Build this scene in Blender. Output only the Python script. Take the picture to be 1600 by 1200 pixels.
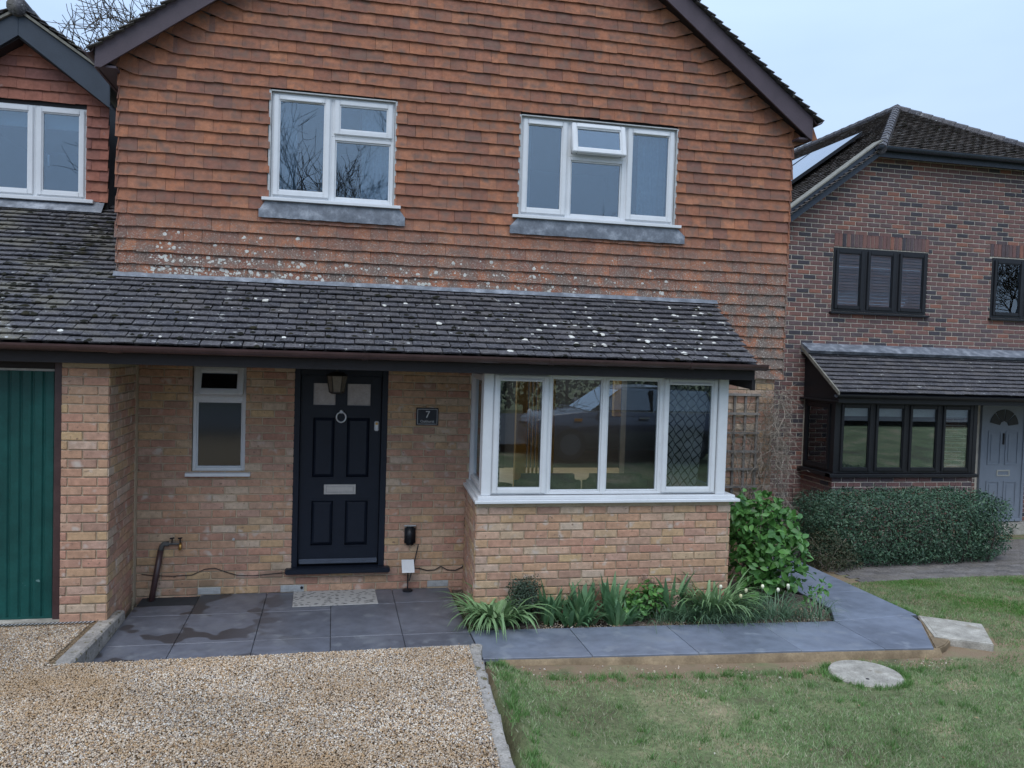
import bpy, bmesh, math, random
import numpy as np
from mathutils import Matrix, Vector
random.seed(7); rng = np.random.default_rng(7)
R = math.radians
S = bpy.context.scene; COL = S.collection
for o in list(bpy.data.objects): bpy.data.objects.remove(o)

# ------------------------------------------------------------------ camera
FPX, YAW, PITCH, ROLL = 1278.15, 0.2144, -0.0357, 0.0307
CAM = np.array([1.7715, -8.2586, 2.4075])
_f = np.array([math.sin(YAW)*math.cos(PITCH), math.cos(YAW)*math.cos(PITCH), math.sin(PITCH)])
_r = np.array([math.cos(YAW), -math.sin(YAW), 0.0]); _u = np.cross(_r, _f)
_r2 = math.cos(ROLL)*_r + math.sin(ROLL)*_u; _u2 = -math.sin(ROLL)*_r + math.cos(ROLL)*_u
cd = bpy.data.cameras.new('camera'); cam = bpy.data.objects.new('camera', cd); COL.objects.link(cam)
cd.sensor_width = 36; cd.lens = FPX/1600*36; cd.clip_start = 0.05; cd.clip_end = 2000
cam.matrix_world = Matrix(((_r2[0], _u2[0], -_f[0], CAM[0]), (_r2[1], _u2[1], -_f[1], CAM[1]), (_r2[2], _u2[2], -_f[2], CAM[2]), (0, 0, 0, 1)))
S.camera = cam
RC = np.array([_r2, -_u2, _f])
def project(P):
    q = (np.asarray(P, float) - CAM) @ RC.T
    z = np.where(q[:, 2] < 0.05, 0.05, q[:, 2])
    return np.stack([800 + FPX*q[:, 0]/z, 600 + FPX*q[:, 1]/z], 1)

# ------------------------------------------------------------------ sky, sun, exposure
W = bpy.data.worlds.new('World'); S.world = W; W.use_nodes = True
nt = W.node_tree; nt.nodes.clear()
wo = nt.nodes.new('ShaderNodeOutputWorld'); bg = nt.nodes.new('ShaderNodeBackground')
sk = nt.nodes.new('ShaderNodeTexSky'); sk.sky_type = 'NISHITA'; sk.sun_disc = False
SUN_EL, SUN_AZ = R(60), R(205)
sk.sun_elevation = SUN_EL; sk.sun_rotation = SUN_AZ; sk.air_density = 1.6; sk.dust_density = 3.0; sk.ozone_density = 2.0
tc = nt.nodes.new('ShaderNodeTexCoord'); mp = nt.nodes.new('ShaderNodeMapping'); mp.inputs['Scale'].default_value = (1.2, 1.2, 4.0)
cn = nt.nodes.new('ShaderNodeTexNoise'); cn.inputs['Scale'].default_value = 1.6; cn.inputs['Detail'].default_value = 4; cn.inputs['Roughness'].default_value = 0.5
cr = nt.nodes.new('ShaderNodeValToRGB'); cr.color_ramp.elements[0].position = 0.3; cr.color_ramp.elements[1].position = 0.75
cr.color_ramp.elements[0].color = (2.6, 3.5, 5.0, 1); cr.color_ramp.elements[1].color = (3.3, 4.25, 5.65, 1)
mx = nt.nodes.new('ShaderNodeMix'); mx.data_type = 'RGBA'; mx.inputs['Factor'].default_value = 0.95
L = nt.links.new
L(tc.outputs['Generated'], mp.inputs['Vector']); L(mp.outputs['Vector'], cn.inputs['Vector']); L(cn.outputs['Fac'], cr.inputs['Fac'])
L(sk.outputs['Color'], mx.inputs['A']); L(cr.outputs['Color'], mx.inputs['B']); sz = nt.nodes.new('ShaderNodeSeparateXYZ'); L(tc.outputs['Generated'], sz.inputs[0])
zm = nt.nodes.new('ShaderNodeMapRange'); zm.interpolation_type = 'SMOOTHSTEP'; L(sz.outputs['Z'], zm.inputs['Value'])      # an overcast sky is brighter overhead
for _k, _v in zip(('From Min', 'From Max', 'To Min', 'To Max'), (0.0, 1.0, 0.93, 1.55)): zm.inputs[_k].default_value = _v
vm = nt.nodes.new('ShaderNodeVectorMath'); vm.operation = 'SCALE'; L(mx.outputs['Result'], vm.inputs[0]); L(zm.outputs['Result'], vm.inputs['Scale']); L(vm.outputs['Vector'], bg.inputs['Color']); L(bg.outputs['Background'], wo.inputs['Surface'])
bg.inputs['Strength'].default_value = 0.12
sd = bpy.data.lights.new('sun', 'SUN'); sd.energy = 1.1; sd.angle = R(50); sd.color = (1.0, 0.97, 0.93)
so = bpy.data.objects.new('sun', sd); COL.objects.link(so)
so.rotation_euler = Vector((-math.sin(SUN_AZ)*math.cos(SUN_EL), -math.cos(SUN_AZ)*math.cos(SUN_EL), -math.sin(SUN_EL))).to_track_quat('-Z', 'Y').to_euler()
S.view_settings.view_transform = 'Standard'; S.view_settings.look = 'None'; S.view_settings.gamma = 1
S.view_settings.use_curve_mapping = False; S.view_settings.exposure = 0.75
S.render.engine = 'CYCLES'; S.cycles.use_denoising = True; S.cycles.max_bounces = 8; S.cycles.transparent_max_bounces = 12

# ------------------------------------------------------------------ materials
def newmat(name):
    m = bpy.data.materials.new(name); m.use_nodes = True; m.node_tree.nodes.clear()
    return m, m.node_tree
def ramp(n, stops, interp='LINEAR'):
    r = n.nodes.new('ShaderNodeValToRGB'); e = r.color_ramp; e.interpolation = interp
    while len(e.elements) < len(stops): e.elements.new(0.5)
    for k, (p, c) in enumerate(stops): e.elements[k].position = p; e.elements[k].color = tuple(c)+(1,)
    return r
def noise(n, pos, scale, detail=3, rough=0.55, stretch=None):
    t = n.nodes.new('ShaderNodeTexNoise'); t.inputs['Scale'].default_value = scale; t.inputs['Detail'].default_value = detail; t.inputs['Roughness'].default_value = rough
    if stretch:
        mp = n.nodes.new('ShaderNodeMapping'); mp.inputs['Scale'].default_value = stretch; n.links.new(pos, mp.inputs['Vector']); pos = mp.outputs['Vector']
    n.links.new(pos, t.inputs['Vector']); return t.outputs['Fac']
def maprange(n, v, a, b, c=0.0, d=1.0):
    m = n.nodes.new('ShaderNodeMapRange'); n.links.new(v, m.inputs['Value'])
    for k, x in zip(('From Min', 'From Max', 'To Min', 'To Max'), (a, b, c, d)): m.inputs[k].default_value = x
    return m.outputs['Result']
def math2(n, op, a, b):
    m = n.nodes.new('ShaderNodeMath'); m.operation = op
    for k, x in enumerate((a, b)):
        if isinstance(x, (int, float)): m.inputs[k].default_value = x
        else: n.links.new(x, m.inputs[k])
    return m.outputs[0]
def mixc(n, f, a, b, mode='MIX'):
    m = n.nodes.new('ShaderNodeMix'); m.data_type = 'RGBA'; m.blend_type = mode
    for s, x in (('Factor', f), ('A', a), ('B', b)):
        if isinstance(x, (int, float)): m.inputs[s].default_value = x
        elif isinstance(x, tuple): m.inputs[s].default_value = x+(1,) if len(x) == 3 else x
        else: n.links.new(x, m.inputs[s])
    return m.outputs['Result']
def rnd_of(n):
    a = n.nodes.new('ShaderNodeAttribute'); a.attribute_name = 'rnd'; o = n.nodes.new('ShaderNodeObjectInfo')
    return math2(n, 'FRACT', math2(n, 'ADD', a.outputs['Fac'], o.outputs['Random']), 0)
def pmat(name, stops, rough=0.85, interp='LINEAR', var=((6, 0.25), (45, 0.25)), spots=(), bump=0.0, bscale=60, spec=0.3, coat=0, metal=0, byrnd=True, stretch=None, trans=0, soot=None):
    """piece colour from a ramp over a per-piece random number, varied by noise, with optional spots (scale, lo, hi, colour, mask)"""
    m, n = newmat(name); out = n.nodes.new('ShaderNodeOutputMaterial'); b = n.nodes.new('ShaderNodeBsdfPrincipled')
    pos = n.nodes.new('ShaderNodeNewGeometry').outputs['Position']
    if byrnd: c = ramp(n, stops, interp); n.links.new(rnd_of(n), c.inputs['Fac']); c = c.outputs['Color']
    else: c = ramp(n, stops, interp); n.links.new(noise(n, pos, var[0][0], 5, 0.6, stretch), c.inputs['Fac']); c = c.outputs['Color']
    for sc, am in var:
        v = maprange(n, noise(n, pos, sc, 4, 0.6, stretch), 0.3, 0.7, 1-am, 1+am)
        g = n.nodes.new('ShaderNodeCombineColor')
        for k in range(3): n.links.new(v, g.inputs[k])
        c = mixc(n, 1.0, c, g.outputs[0], 'MULTIPLY')
    if soot:                                      # weathering in the lower middle of each hung tile
        at = n.nodes.new('ShaderNodeAttribute'); at.attribute_name = 'tv'
        f = math2(n, 'MULTIPLY', maprange(n, at.outputs['Fac'], .0, .028), maprange(n, at.outputs['Fac'], .088, .045)); f = math2(n, 'MULTIPLY', f, maprange(n, noise(n, pos, 7.5, 3, .6), .42, .66, 0, .85)); c = mixc(n, f, c, soot)
    for sp in spots:
        sc, lo, hi, colr = sp[:4]
        f = maprange(n, noise(n, pos, sc, sp[5] if len(sp) > 5 else 2, 0.5), lo, hi)
        if len(sp) > 4 and sp[4]:
            ax, z0, z1 = sp[4]; sx = n.nodes.new('ShaderNodeSeparateXYZ'); n.links.new(pos, sx.inputs[0])
            f = math2(n, 'MULTIPLY', f, maprange(n, sx.outputs[ax], z0, z1))
        c = mixc(n, f, c, colr)
    n.links.new(c, b.inputs['Base Color']); b.inputs['Roughness'].default_value = rough; b.inputs['Specular IOR Level'].default_value = spec
    b.inputs['Metallic'].default_value = metal; b.inputs['Coat Weight'].default_value = coat
    if bump:
        bp = n.nodes.new('ShaderNodeBump'); bp.inputs['Strength'].default_value = bump; bp.inputs['Distance'].default_value = 0.01
        n.links.new(noise(n, pos, bscale, 5, 0.65), bp.inputs['Height']); n.links.new(bp.outputs['Normal'], b.inputs['Normal'])
    sh = b.outputs[0]
    if trans:
        tr = n.nodes.new('ShaderNodeBsdfTranslucent'); n.links.new(c, tr.inputs['Color']); ms = n.nodes.new('ShaderNodeMixShader'); ms.inputs[0].default_value = trans
        n.links.new(sh, ms.inputs[1]); n.links.new(tr.outputs[0], ms.inputs[2]); sh = ms.outputs[0]
    n.links.new(sh, out.inputs['Surface']); return m
def plain(name, col, rough=0.5, var=0.12, vs=9, bump=0.05, spec=0.4, metal=0, coat=0, vs2=70):
    return pmat(name, [(0, col), (1, col)], rough, var=((vs, var), (vs2, var*0.6)), bump=bump, spec=spec, metal=metal, coat=coat, byrnd=False)
def glassmat(name, refl, tint=(0.75, 0.82, 0.85), rough=0.0):
    m, n = newmat(name); out = n.nodes.new('ShaderNodeOutputMaterial')
    g = n.nodes.new('ShaderNodeBsdfGlossy'); g.inputs['Roughness'].default_value = rough; g.inputs['Color'].default_value = (0.86, 0.94, 1, 1)
    t = n.nodes.new('ShaderNodeBsdfTransparent'); t.inputs['Color'].default_value = tint+(1,)
    fr = n.nodes.new('ShaderNodeFresnel'); fr.inputs['IOR'].default_value = 1.5
    f = maprange(n, fr.outputs[0], 0.04, 1, refl, 1)
    ms = n.nodes.new('ShaderNodeMixShader'); n.links.new(f, ms.inputs[0]); n.links.new(t.outputs[0], ms.inputs[1]); n.links.new(g.outputs[0], ms.inputs[2]); n.links.new(ms.outputs[0], out.inputs['Surface']); return m

M = {}
M['brick'] = pmat('buff_brick', [(0, (.48, .305, .20)), (.2, (.46, .245, .175)), (.36, (.51, .35, .195)), (.5, (.42, .225, .162)), (.62, (.51, .335, .235)), (.72, (.36, .22, .16)), (.82, (.47, .275, .205)), (.92, (.53, .41, .31)), (1, (.47, .305, .17))], 0.9, var=((3, .12), (22, .18), (150, .14)), spots=((9, .60, .74, (.54, .45, .38)), (30, .66, .74, (.22, .14, .10)), (2.6, .50, .70, (.17, .13, .09), (2, .40, .0))), bump=.5, bscale=120)
M['mortar'] = plain('buff_mortar', (.48, .39, .275), 0.95, .15, 5, .5)
M['nbrick'] = pmat('dark_multi_brick', [(0, (.175, .095, .088)), (.24, (.135, .088, .088)), (.36, (.062, .056, .066)), (.46, (.10, .075, .08)), (.58, (.20, .105, .09)), (.74, (.155, .092, .086)), (.87, (.25, .115, .085)), (.94, (.13, .088, .09))], 0.85, 'CONSTANT', var=((2, .12), (40, .2)), bump=.3)
M['nmortar'] = plain('pale_mortar', (.60, .54, .45), 0.95, .12, 4, .3)
M['walltile'] = pmat('orange_clay_tile', [(0, (.37, .152, .082)), (.25, (.31, .130, .076)), (.42, (.24, .108, .075)), (.55, (.35, .146, .083)), (.7, (.195, .098, .076)), (.82, (.39, .168, .092)), (1, (.28, .125, .080))], 0.85,
    var=((4, .12), (24, .16), (140, .12)), soot=(.155, .10, .08), spots=((11, .54, .76, (.20, .12, .09)), (9, .40, .58, (.165, .125, .105), (2, 3.75, 3.05)), (60, .58, .68, (.30, .25, .21), (2, 3.8, 3.2)), (75, .60, .66, (.42, .38, .33), (2, 3.75, 3.15))), bump=.4, bscale=90)
M['newtile'] = pmat('red_clay_tile', [(0, (.31, .125, .085)), (.4, (.27, .11, .08)), (.75, (.21, .095, .08)), (1, (.32, .135, .09))], 0.85, var=((5, .15), (26, .16)), spots=((14, .66, .75, (.30, .17, .14)),), bump=.3)
M['rooftile'] = pmat('grey_brown_roof_tile', [(0, (.070, .068, .078)), (.3, (.088, .083, .090)), (.55, (.058, .058, .068)), (.8, (.105, .097, .098)), (1, (.074, .071, .080))], 0.75,
    var=((4, .2), (28, .25), (160, .25)), spots=((3.0, .46, .66, (.155, .142, .112), (0, .5, -.7)), (46, .57, .68, (.16, .155, .155)), (13, .69, .715, (.38, .38, .365)), (33, .69, .73, (.30, .305, .295)), (55, .62, .68, (.022, .022, .016))), bump=.8, bscale=100)
M['oldtile'] = pmat('mossy_roof_tile', [(0, (.10, .082, .07)), (.4, (.135, .115, .10)), (.7, (.085, .07, .063)), (1, (.16, .135, .12))], 0.85, var=((3, .2), (30, .3)), spots=((9, .6, .7, (.22, .21, .2)), (12, .62, .72, (.05, .05, .025))), bump=.5)
M['moss'] = pmat('dark_moss', [(0, (.010, .010, .007)), (.6, (.017, .017, .010)), (1, (.030, .026, .013))], 1.0, bump=1, bscale=200)
M['lichen'] = pmat('pale_lichen', [(0, (.50, .49, .44)), (.5, (.62, .61, .56)), (1, (.54, .52, .46))], .95, var=((60, .2), (200, .2)), bump=.5)
M['lead'] = pmat('lead', [(.25, (.095, .108, .13)), (.5, (.145, .162, .19)), (.72, (.27, .29, .32))], 0.55, var=((9, .15), (60, .15)), bump=.3, bscale=25, byrnd=False, spec=.5)
M['upvc'] = plain('white_upvc', (.66, .675, .69), 0.32, .04, 6, 0, .5)
M['black'] = plain('black_paint', (.012, .013, .016), 0.4, .15, 8, .05)
M['brownp'] = plain('dark_brown_plastic', (.062, .034, .034), 0.35, .2, 7, .05, .5)
M['barge'] = plain('brown_barge_paint', (.070, .050, .060), 0.5, .15, 5, .1)
M['bargeb'] = plain('slate_barge_paint', (.030, .040, .055), 0.45, .12, 6, .1)
M['fascia'] = plain('dark_stain', (.014, .011, .012), 0.6, .2, 9, .15)
M['doorp'] = plain('navy_door_paint', (.010, .014, .024), 0.45, .1, 12, .12, .3)
M['chrome'] = plain('brushed_steel', (.62, .63, .65), 0.32, .06, 30, .05, .5, .85)
M['green'] = pmat('green_garage_paint', [(.3, (.005, .056, .050)), (.7, (.008, .074, .064))], 0.42, var=((4, .15), (50, .1)), spots=((11, .71, .74, (.2, .32, .31), (2, .62, .30)),), bump=.1, byrnd=False, spec=.35)
M['concrete'] = pmat('pale_concrete', [(.3, (.27, .25, .215)), (.55, (.36, .335, .29)), (.75, (.44, .41, .36))], 0.95, var=((7, .15), (90, .2)), spots=((4, .6, .75, (.20, .17, .12)),), bump=.6, bscale=90, byrnd=False)
M['sett'] = pmat('grey_sett', [(0, (.29, .265, .235)), (.5, (.36, .33, .295)), (1, (.24, .22, .20))], 0.95, var=((12, .25), (90, .25)), spots=((18, .6, .68, (.12, .10, .05)), (60, .62, .7, (.42, .38, .33))), bump=.8, bscale=70)
M['slab'] = pmat('slate_paving', [(0, (.14, .158, .20)), (.5, (.165, .187, .235)), (1, (.15, .172, .218))], 0.36, var=((1.6, .22), (9, .15)), spots=((2.6, .54, .72, (.19, .21, .25), None, 6), (5.5, .58, .66, (.20, .22, .26), None, 5), (2.0, .60, .63, (.052, .052, .062), (0, 2.1, .9))), bump=.12, bscale=30, spec=.5)
M['slabp'] = pmat('patio_paving', [(0, (.095, .102, .124)), (.5, (.112, .12, .146)), (1, (.102, .109, .132))], 0.42, var=((1.6, .2), (9, .18)), spots=((2.6, .54, .74, (.14, .148, .17), None, 6), (5.5, .58, .68, (.155, .165, .185), None, 6), (2.2, .565, .59, (.045, .043, .047), (0, 1.7, .9))), bump=.14, bscale=30, spec=.45)
M['grout'] = plain('dark_grout', (.03, .032, .036), .9)
M['bed'] = plain('verge_mortar', (.20, .19, .16), .95, .25, 12, .4)
M['haunch'] = pmat('orange_mortar', [(.3, (.18, .13, .08)), (.7, (.26, .195, .12))], 0.95, var=((5, .2), (60, .15)), bump=.4, byrnd=False)
M['gravel'] = pmat('gravel_stones', [(0, (.40, .29, .19)), (.17, (.52, .41, .295)), (.34, (.31, .205, .12)), (.46, (.59, .51, .41)), (.58, (.44, .29, .155)), (.68, (.39, .335, .28)), (.80, (.64, .585, .51)), (.89, (.25, .205, .175)), (1, (.49, .37, .245))], 0.8, 'CONSTANT', var=((1.1, .22), (120, .2)), spots=((.9, .38, .75, (.29, .18, .085), (0, .8, -1.6), 5), (1.3, .48, .80, (.37, .24, .125), None, 6)))
M['gravelbed'] = pmat('gravel_ground', [(.3, (.17, .115, .065)), (.7, (.33, .235, .14))], 1, var=((60, .4), (160, .4)), bump=1, bscale=140, byrnd=False)
M['soil'] = pmat('bed_soil', [(.3, (.06, .045, .034)), (.7, (.15, .115, .09))], 1, var=((30, .4), (120, .4)), spots=((90, .62, .68, (.32, .27, .22)),), bump=1, bscale=80, byrnd=False)
M['lawn'] = pmat('lawn_ground', [(.3, (.14, .13, .07)), (.5, (.14, .17, .075)), (.7, (.25, .20, .125))], 1, spots=((3.5, .36, .56, (.23, .165, .105), (1, -2.8, -2.4)),), var=((1.3, .25), (25, .3), (120, .3)), bump=1, bscale=90, byrnd=False)
M['grass'] = pmat('grass_blades', [(0, (.15, .25, .088)), (.34, (.20, .305, .125)), (.55, (.265, .35, .175)), (.70, (.118, .21, .066)), (.80, (.32, .335, .20)), (1, (.44, .42, .30))], 0.7, var=((1.2, .2), (6, .2)), spots=((1.0, .44, .6, (.10, .225, .045), (0, 7.0, 8.6)),), trans=.25)
M['asphalt'] = plain('asphalt', (.06, .062, .066), .95, .2, 4, .4)
M['blockpave'] = pmat('block_paver', [(0, (.13, .115, .10)), (.5, (.16, .145, .135)), (1, (.10, .09, .085))], .95, var=((4, .2), (40, .3)), bump=.6)
def leafmat(name, stops, rough=.45, trans=.25, var=((4, .2), (25, .15))): return pmat(name, stops, rough, var=var, trans=trans, spec=.4)
M['strap'] = leafmat('strap_leaf', [(0, (.17, .29, .125)), (.5, (.23, .36, .17)), (1, (.13, .23, .09))])
M['iris'] = leafmat('iris_leaf', [(0, (.09, .20, .095)), (.5, (.135, .265, .13)), (1, (.18, .315, .155))])
M['fine'] = leafmat('fine_leaf', [(0, (.085, .155, .09)), (.5, (.125, .205, .12)), (1, (.065, .13, .065))])
M['shrub'] = leafmat('bright_shrub_leaf', [(0, (.055, .155, .035)), (.35, (.095, .235, .055)), (.7, (.14, .30, .08)), (1, (.06, .17, .04))], .35)
M['hebe'] = leafmat('grey_green_leaf', [(0, (.045, .075, .045)), (.5, (.075, .11, .075)), (1, (.035, .06, .035))])
M['hedge'] = leafmat('hedge_leaf', [(0, (.020, .055, .030)), (.4, (.036, .085, .045)), (.75, (.065, .13, .072)), (.92, (.10, .175, .10)), (1, (.024, .06, .034))], .5, .15)
M['mound'] = leafmat('dark_mound_leaf', [(0, (.035, .045, .022)), (.5, (.06, .075, .035)), (1, (.075, .06, .035))], .7, .1)
M['twig'] = pmat('grey_twig', [(0, (.24, .20, .16)), (.5, (.33, .28, .23)), (1, (.15, .12, .095))], .9, bump=.3)
M['bark'] = pmat('bark', [(0, (.045, .038, .032)), (1, (.075, .062, .05))], .95, var=((5, .3), (40, .3)), bump=1, bscale=30)
M['trellis'] = pmat('weathered_wood', [(0, (.17, .15, .135)), (1, (.25, .225, .205))], .9, var=((10, .25), (60, .2)), bump=.3)
M['petal'] = pmat('cream_petal', [(0, (.62, .58, .33)), (1, (.66, .66, .52))], .7)
M['dryhead'] = pmat('dried_flower', [(0, (.26, .16, .125)), (1, (.36, .25, .19))], .9)
M['glass'] = glassmat('window_glass', .2, (.62, .70, .76)); M['glass_up'] = glassmat('upper_window_glass', .15, (.72, .82, .90)); M['glass_low'] = glassmat('lower_window_glass', .12, (.88, .89, .88))
M['obscure'] = glassmat('obscure_glass', .11, (.30, .36, .42), .10)
M['doorglass'] = plain('frosted_door_glass', (.38, .335, .315), .22, .15, 14, .25, .6)
M['room'] = plain('room_paint', (.10, .095, .09), .9, .05, 2, 0); M['roomdark'] = plain('dim_room_paint', (.06, .065, .075), .9, .05, 2, 0)
M['woodfloor'] = plain('pale_wood_floor', (.56, .40, .23), .5, .15, 5, .05); M['pine'] = plain('pine', (.74, .42, .13), .5, .15, 8, .05)
M['curtain'] = pmat('pale_curtain', [(.3, (.36, .43, .44)), (.7, (.48, .55, .56))], .9, var=((3, .1), (40, .1)), byrnd=False, trans=.3)
M['blind'] = plain('cream_blind', (.52, .56, .54), .85, .06, 5, 0)
M['sofa'] = plain('taupe_sofa', (.15, .135, .125), .95, .15, 20, .3)
M['white'] = plain('white_plastic', (.68, .69, .70), .4, .05, 9, 0)
M['greyvent'] = plain('grey_vent_plastic', (.42, .43, .43), .6, .15, 20, .1)
M['cable'] = plain('black_cable', (.02, .018, .018), .5, .1); M['brass'] = plain('brass', (.55, .33, .10), .35, .1, 20, 0, .5, .9)
M['copper'] = plain('grey_pipe_lag', (.10, .10, .095), .7, .2, 20, .2)
M['lampglass'] = plain('smoky_lantern_glass', (.14, .125, .105), .25, .2, 20, .1, .6); M['lampmetal'] = plain('bronze_metal', (.03, .025, .02), .45, .2)
M['slate'] = plain('slate_sign', (.020, .024, .034), .5, .2, 25, .2); M['silver'] = plain('silver_letter', (.62, .62, .62), .5, .05, 9, 0)
M['solar'] = plain('solar_panel', (.10, .13, .18), .12, .1, 3, 0, .8); M['ndoor'] = plain('grey_blue_door', (.21, .24, .285), .5, .06, 6, .05)
M['carpaint'] = plain('dark_blue_car_paint', (.035, .045, .075), .25, .05, 3, 0, .5, .3, .8); M['rubber'] = plain('tyre_rubber', (.015, .015, .015), .8); M['carglass'] = glassmat('car_glass', .25, (.12, .14, .16))
M['amber'] = plain('amber_lens', (.7, .25, .03), .2, .05, 9, 0); M['redlens'] = plain('red_lens', (.4, .015, .015), .2, .05, 9, 0)
M['dark_leafmass'] = leafmat('dark_foliage', [(0, (.018, .035, .018)), (1, (.05, .075, .035))], .6, .1)
M['tuft'] = leafmat('tuft_blades', [(0, (.085, .19, .045)), (.5, (.12, .25, .065)), (.85, (.16, .29, .09)), (1, (.25, .29, .13))])
M['litter'] = pmat('dead_leaf', [(0, (.16, .085, .045)), (.5, (.26, .17, .09)), (.8, (.40, .36, .28)), (1, (.55, .53, .46))], .9)
def dotted(name, base, dark, scale, stretch):
    m, n = newmat(name); out = n.nodes.new('ShaderNodeOutputMaterial'); b = n.nodes.new('ShaderNodeBsdfPrincipled')
    oc = n.nodes.new('ShaderNodeTexCoord').outputs['Object']; mp = n.nodes.new('ShaderNodeMapping'); mp.inputs['Scale'].default_value = stretch; n.links.new(oc, mp.inputs['Vector'])
    v = n.nodes.new('ShaderNodeTexVoronoi'); v.inputs['Scale'].default_value = scale; n.links.new(mp.outputs[0], v.inputs['Vector']); v.inputs['Randomness'].default_value = .75
    f = maprange(n, v.outputs['Distance'], .26, .33, 1, 0); c = mixc(n, f, base, dark); n.links.new(c, b.inputs['Base Color']); b.inputs['Roughness'].default_value = .95
    n.links.new(b.outputs[0], out.inputs['Surface']); return m
M['mat'] = dotted('pebble_print_mat', (.36, .35, .335), (.05, .05, .055), 15, (1, 2.3, 1))
def lattice(name):
    m, n = newmat(name); out = n.nodes.new('ShaderNodeOutputMaterial'); b = n.nodes.new('ShaderNodeBsdfPrincipled')
    oc = n.nodes.new('ShaderNodeTexCoord').outputs['UV']; s = n.nodes.new('ShaderNodeSeparateXYZ'); n.links.new(oc, s.inputs[0])
    fs = []
    for op in ('ADD', 'SUBTRACT'):
        q = math2(n, 'FRACT', math2(n, op, s.outputs[0], s.outputs[1]), 0); fs.append(math2(n, 'LESS_THAN', q, .17))
    f = math2(n, 'MAXIMUM', fs[0], fs[1]); c = mixc(n, f, (.42, .44, .44), (.035, .04, .045)); n.links.new(c, b.inputs['Base Color']); b.inputs['Roughness'].default_value = .9
    n.links.new(b.outputs[0], out.inputs['Surface']); return m
M['lattice'] = lattice('lattice_print_curtain')

# ------------------------------------------------------------------ helpers
def link(o, parent=None, kind=None, label=None, cat=None, group=None):
    COL.objects.link(o)
    if parent is not None: o.parent = parent
    if kind: o['kind'] = kind
    if label: o['label'] = label
    if cat: o['category'] = cat
    if group: o['group'] = group
    return o
def thing(name, label, cat, loc=(0, 0, 0), group=None):
    o = bpy.data.objects.new(name, None); o.empty_display_size = .1
    link(o, None, None, label, cat, group); o.location = loc; return o
def wpar(o, p):
    """parent keeping world-space mesh coordinates (the parents are only moved, never turned)"""
    if p is not None:
        o.parent = p; q = p; t = Vector((0, 0, 0))
        while q is not None: t += q.location; q = q.parent
        o.location = o.location - t
def npobj(name, V, F, mat, parent=None, rnd=None, smooth=False, **kw):
    V = np.asarray(V, np.float32); me = bpy.data.meshes.new(name)
    if isinstance(F, np.ndarray):
        k = F.shape[1]; me.vertices.add(len(V)); me.vertices.foreach_set('co', V.ravel()); me.loops.add(F.size); me.loops.foreach_set('vertex_index', F.ravel().astype(np.int32))
        me.polygons.add(len(F)); me.polygons.foreach_set('loop_start', np.arange(0, F.size, k, dtype=np.int32)); me.polygons.foreach_set('loop_total', np.full(len(F), k, np.int32)); me.update(calc_edges=True)
    else: me.from_pydata(V.tolist(), [], F)
    if rnd is not None:
        a = me.attributes.new('rnd', 'FLOAT', 'FACE'); a.data.foreach_set('value', np.asarray(rnd, np.float32))
    if smooth: me.polygons.foreach_set('use_smooth', np.ones(len(me.polygons), bool))
    me.materials.append(mat); o = bpy.data.objects.new(name, me); link(o, None, **kw); wpar(o, parent); return o
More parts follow.
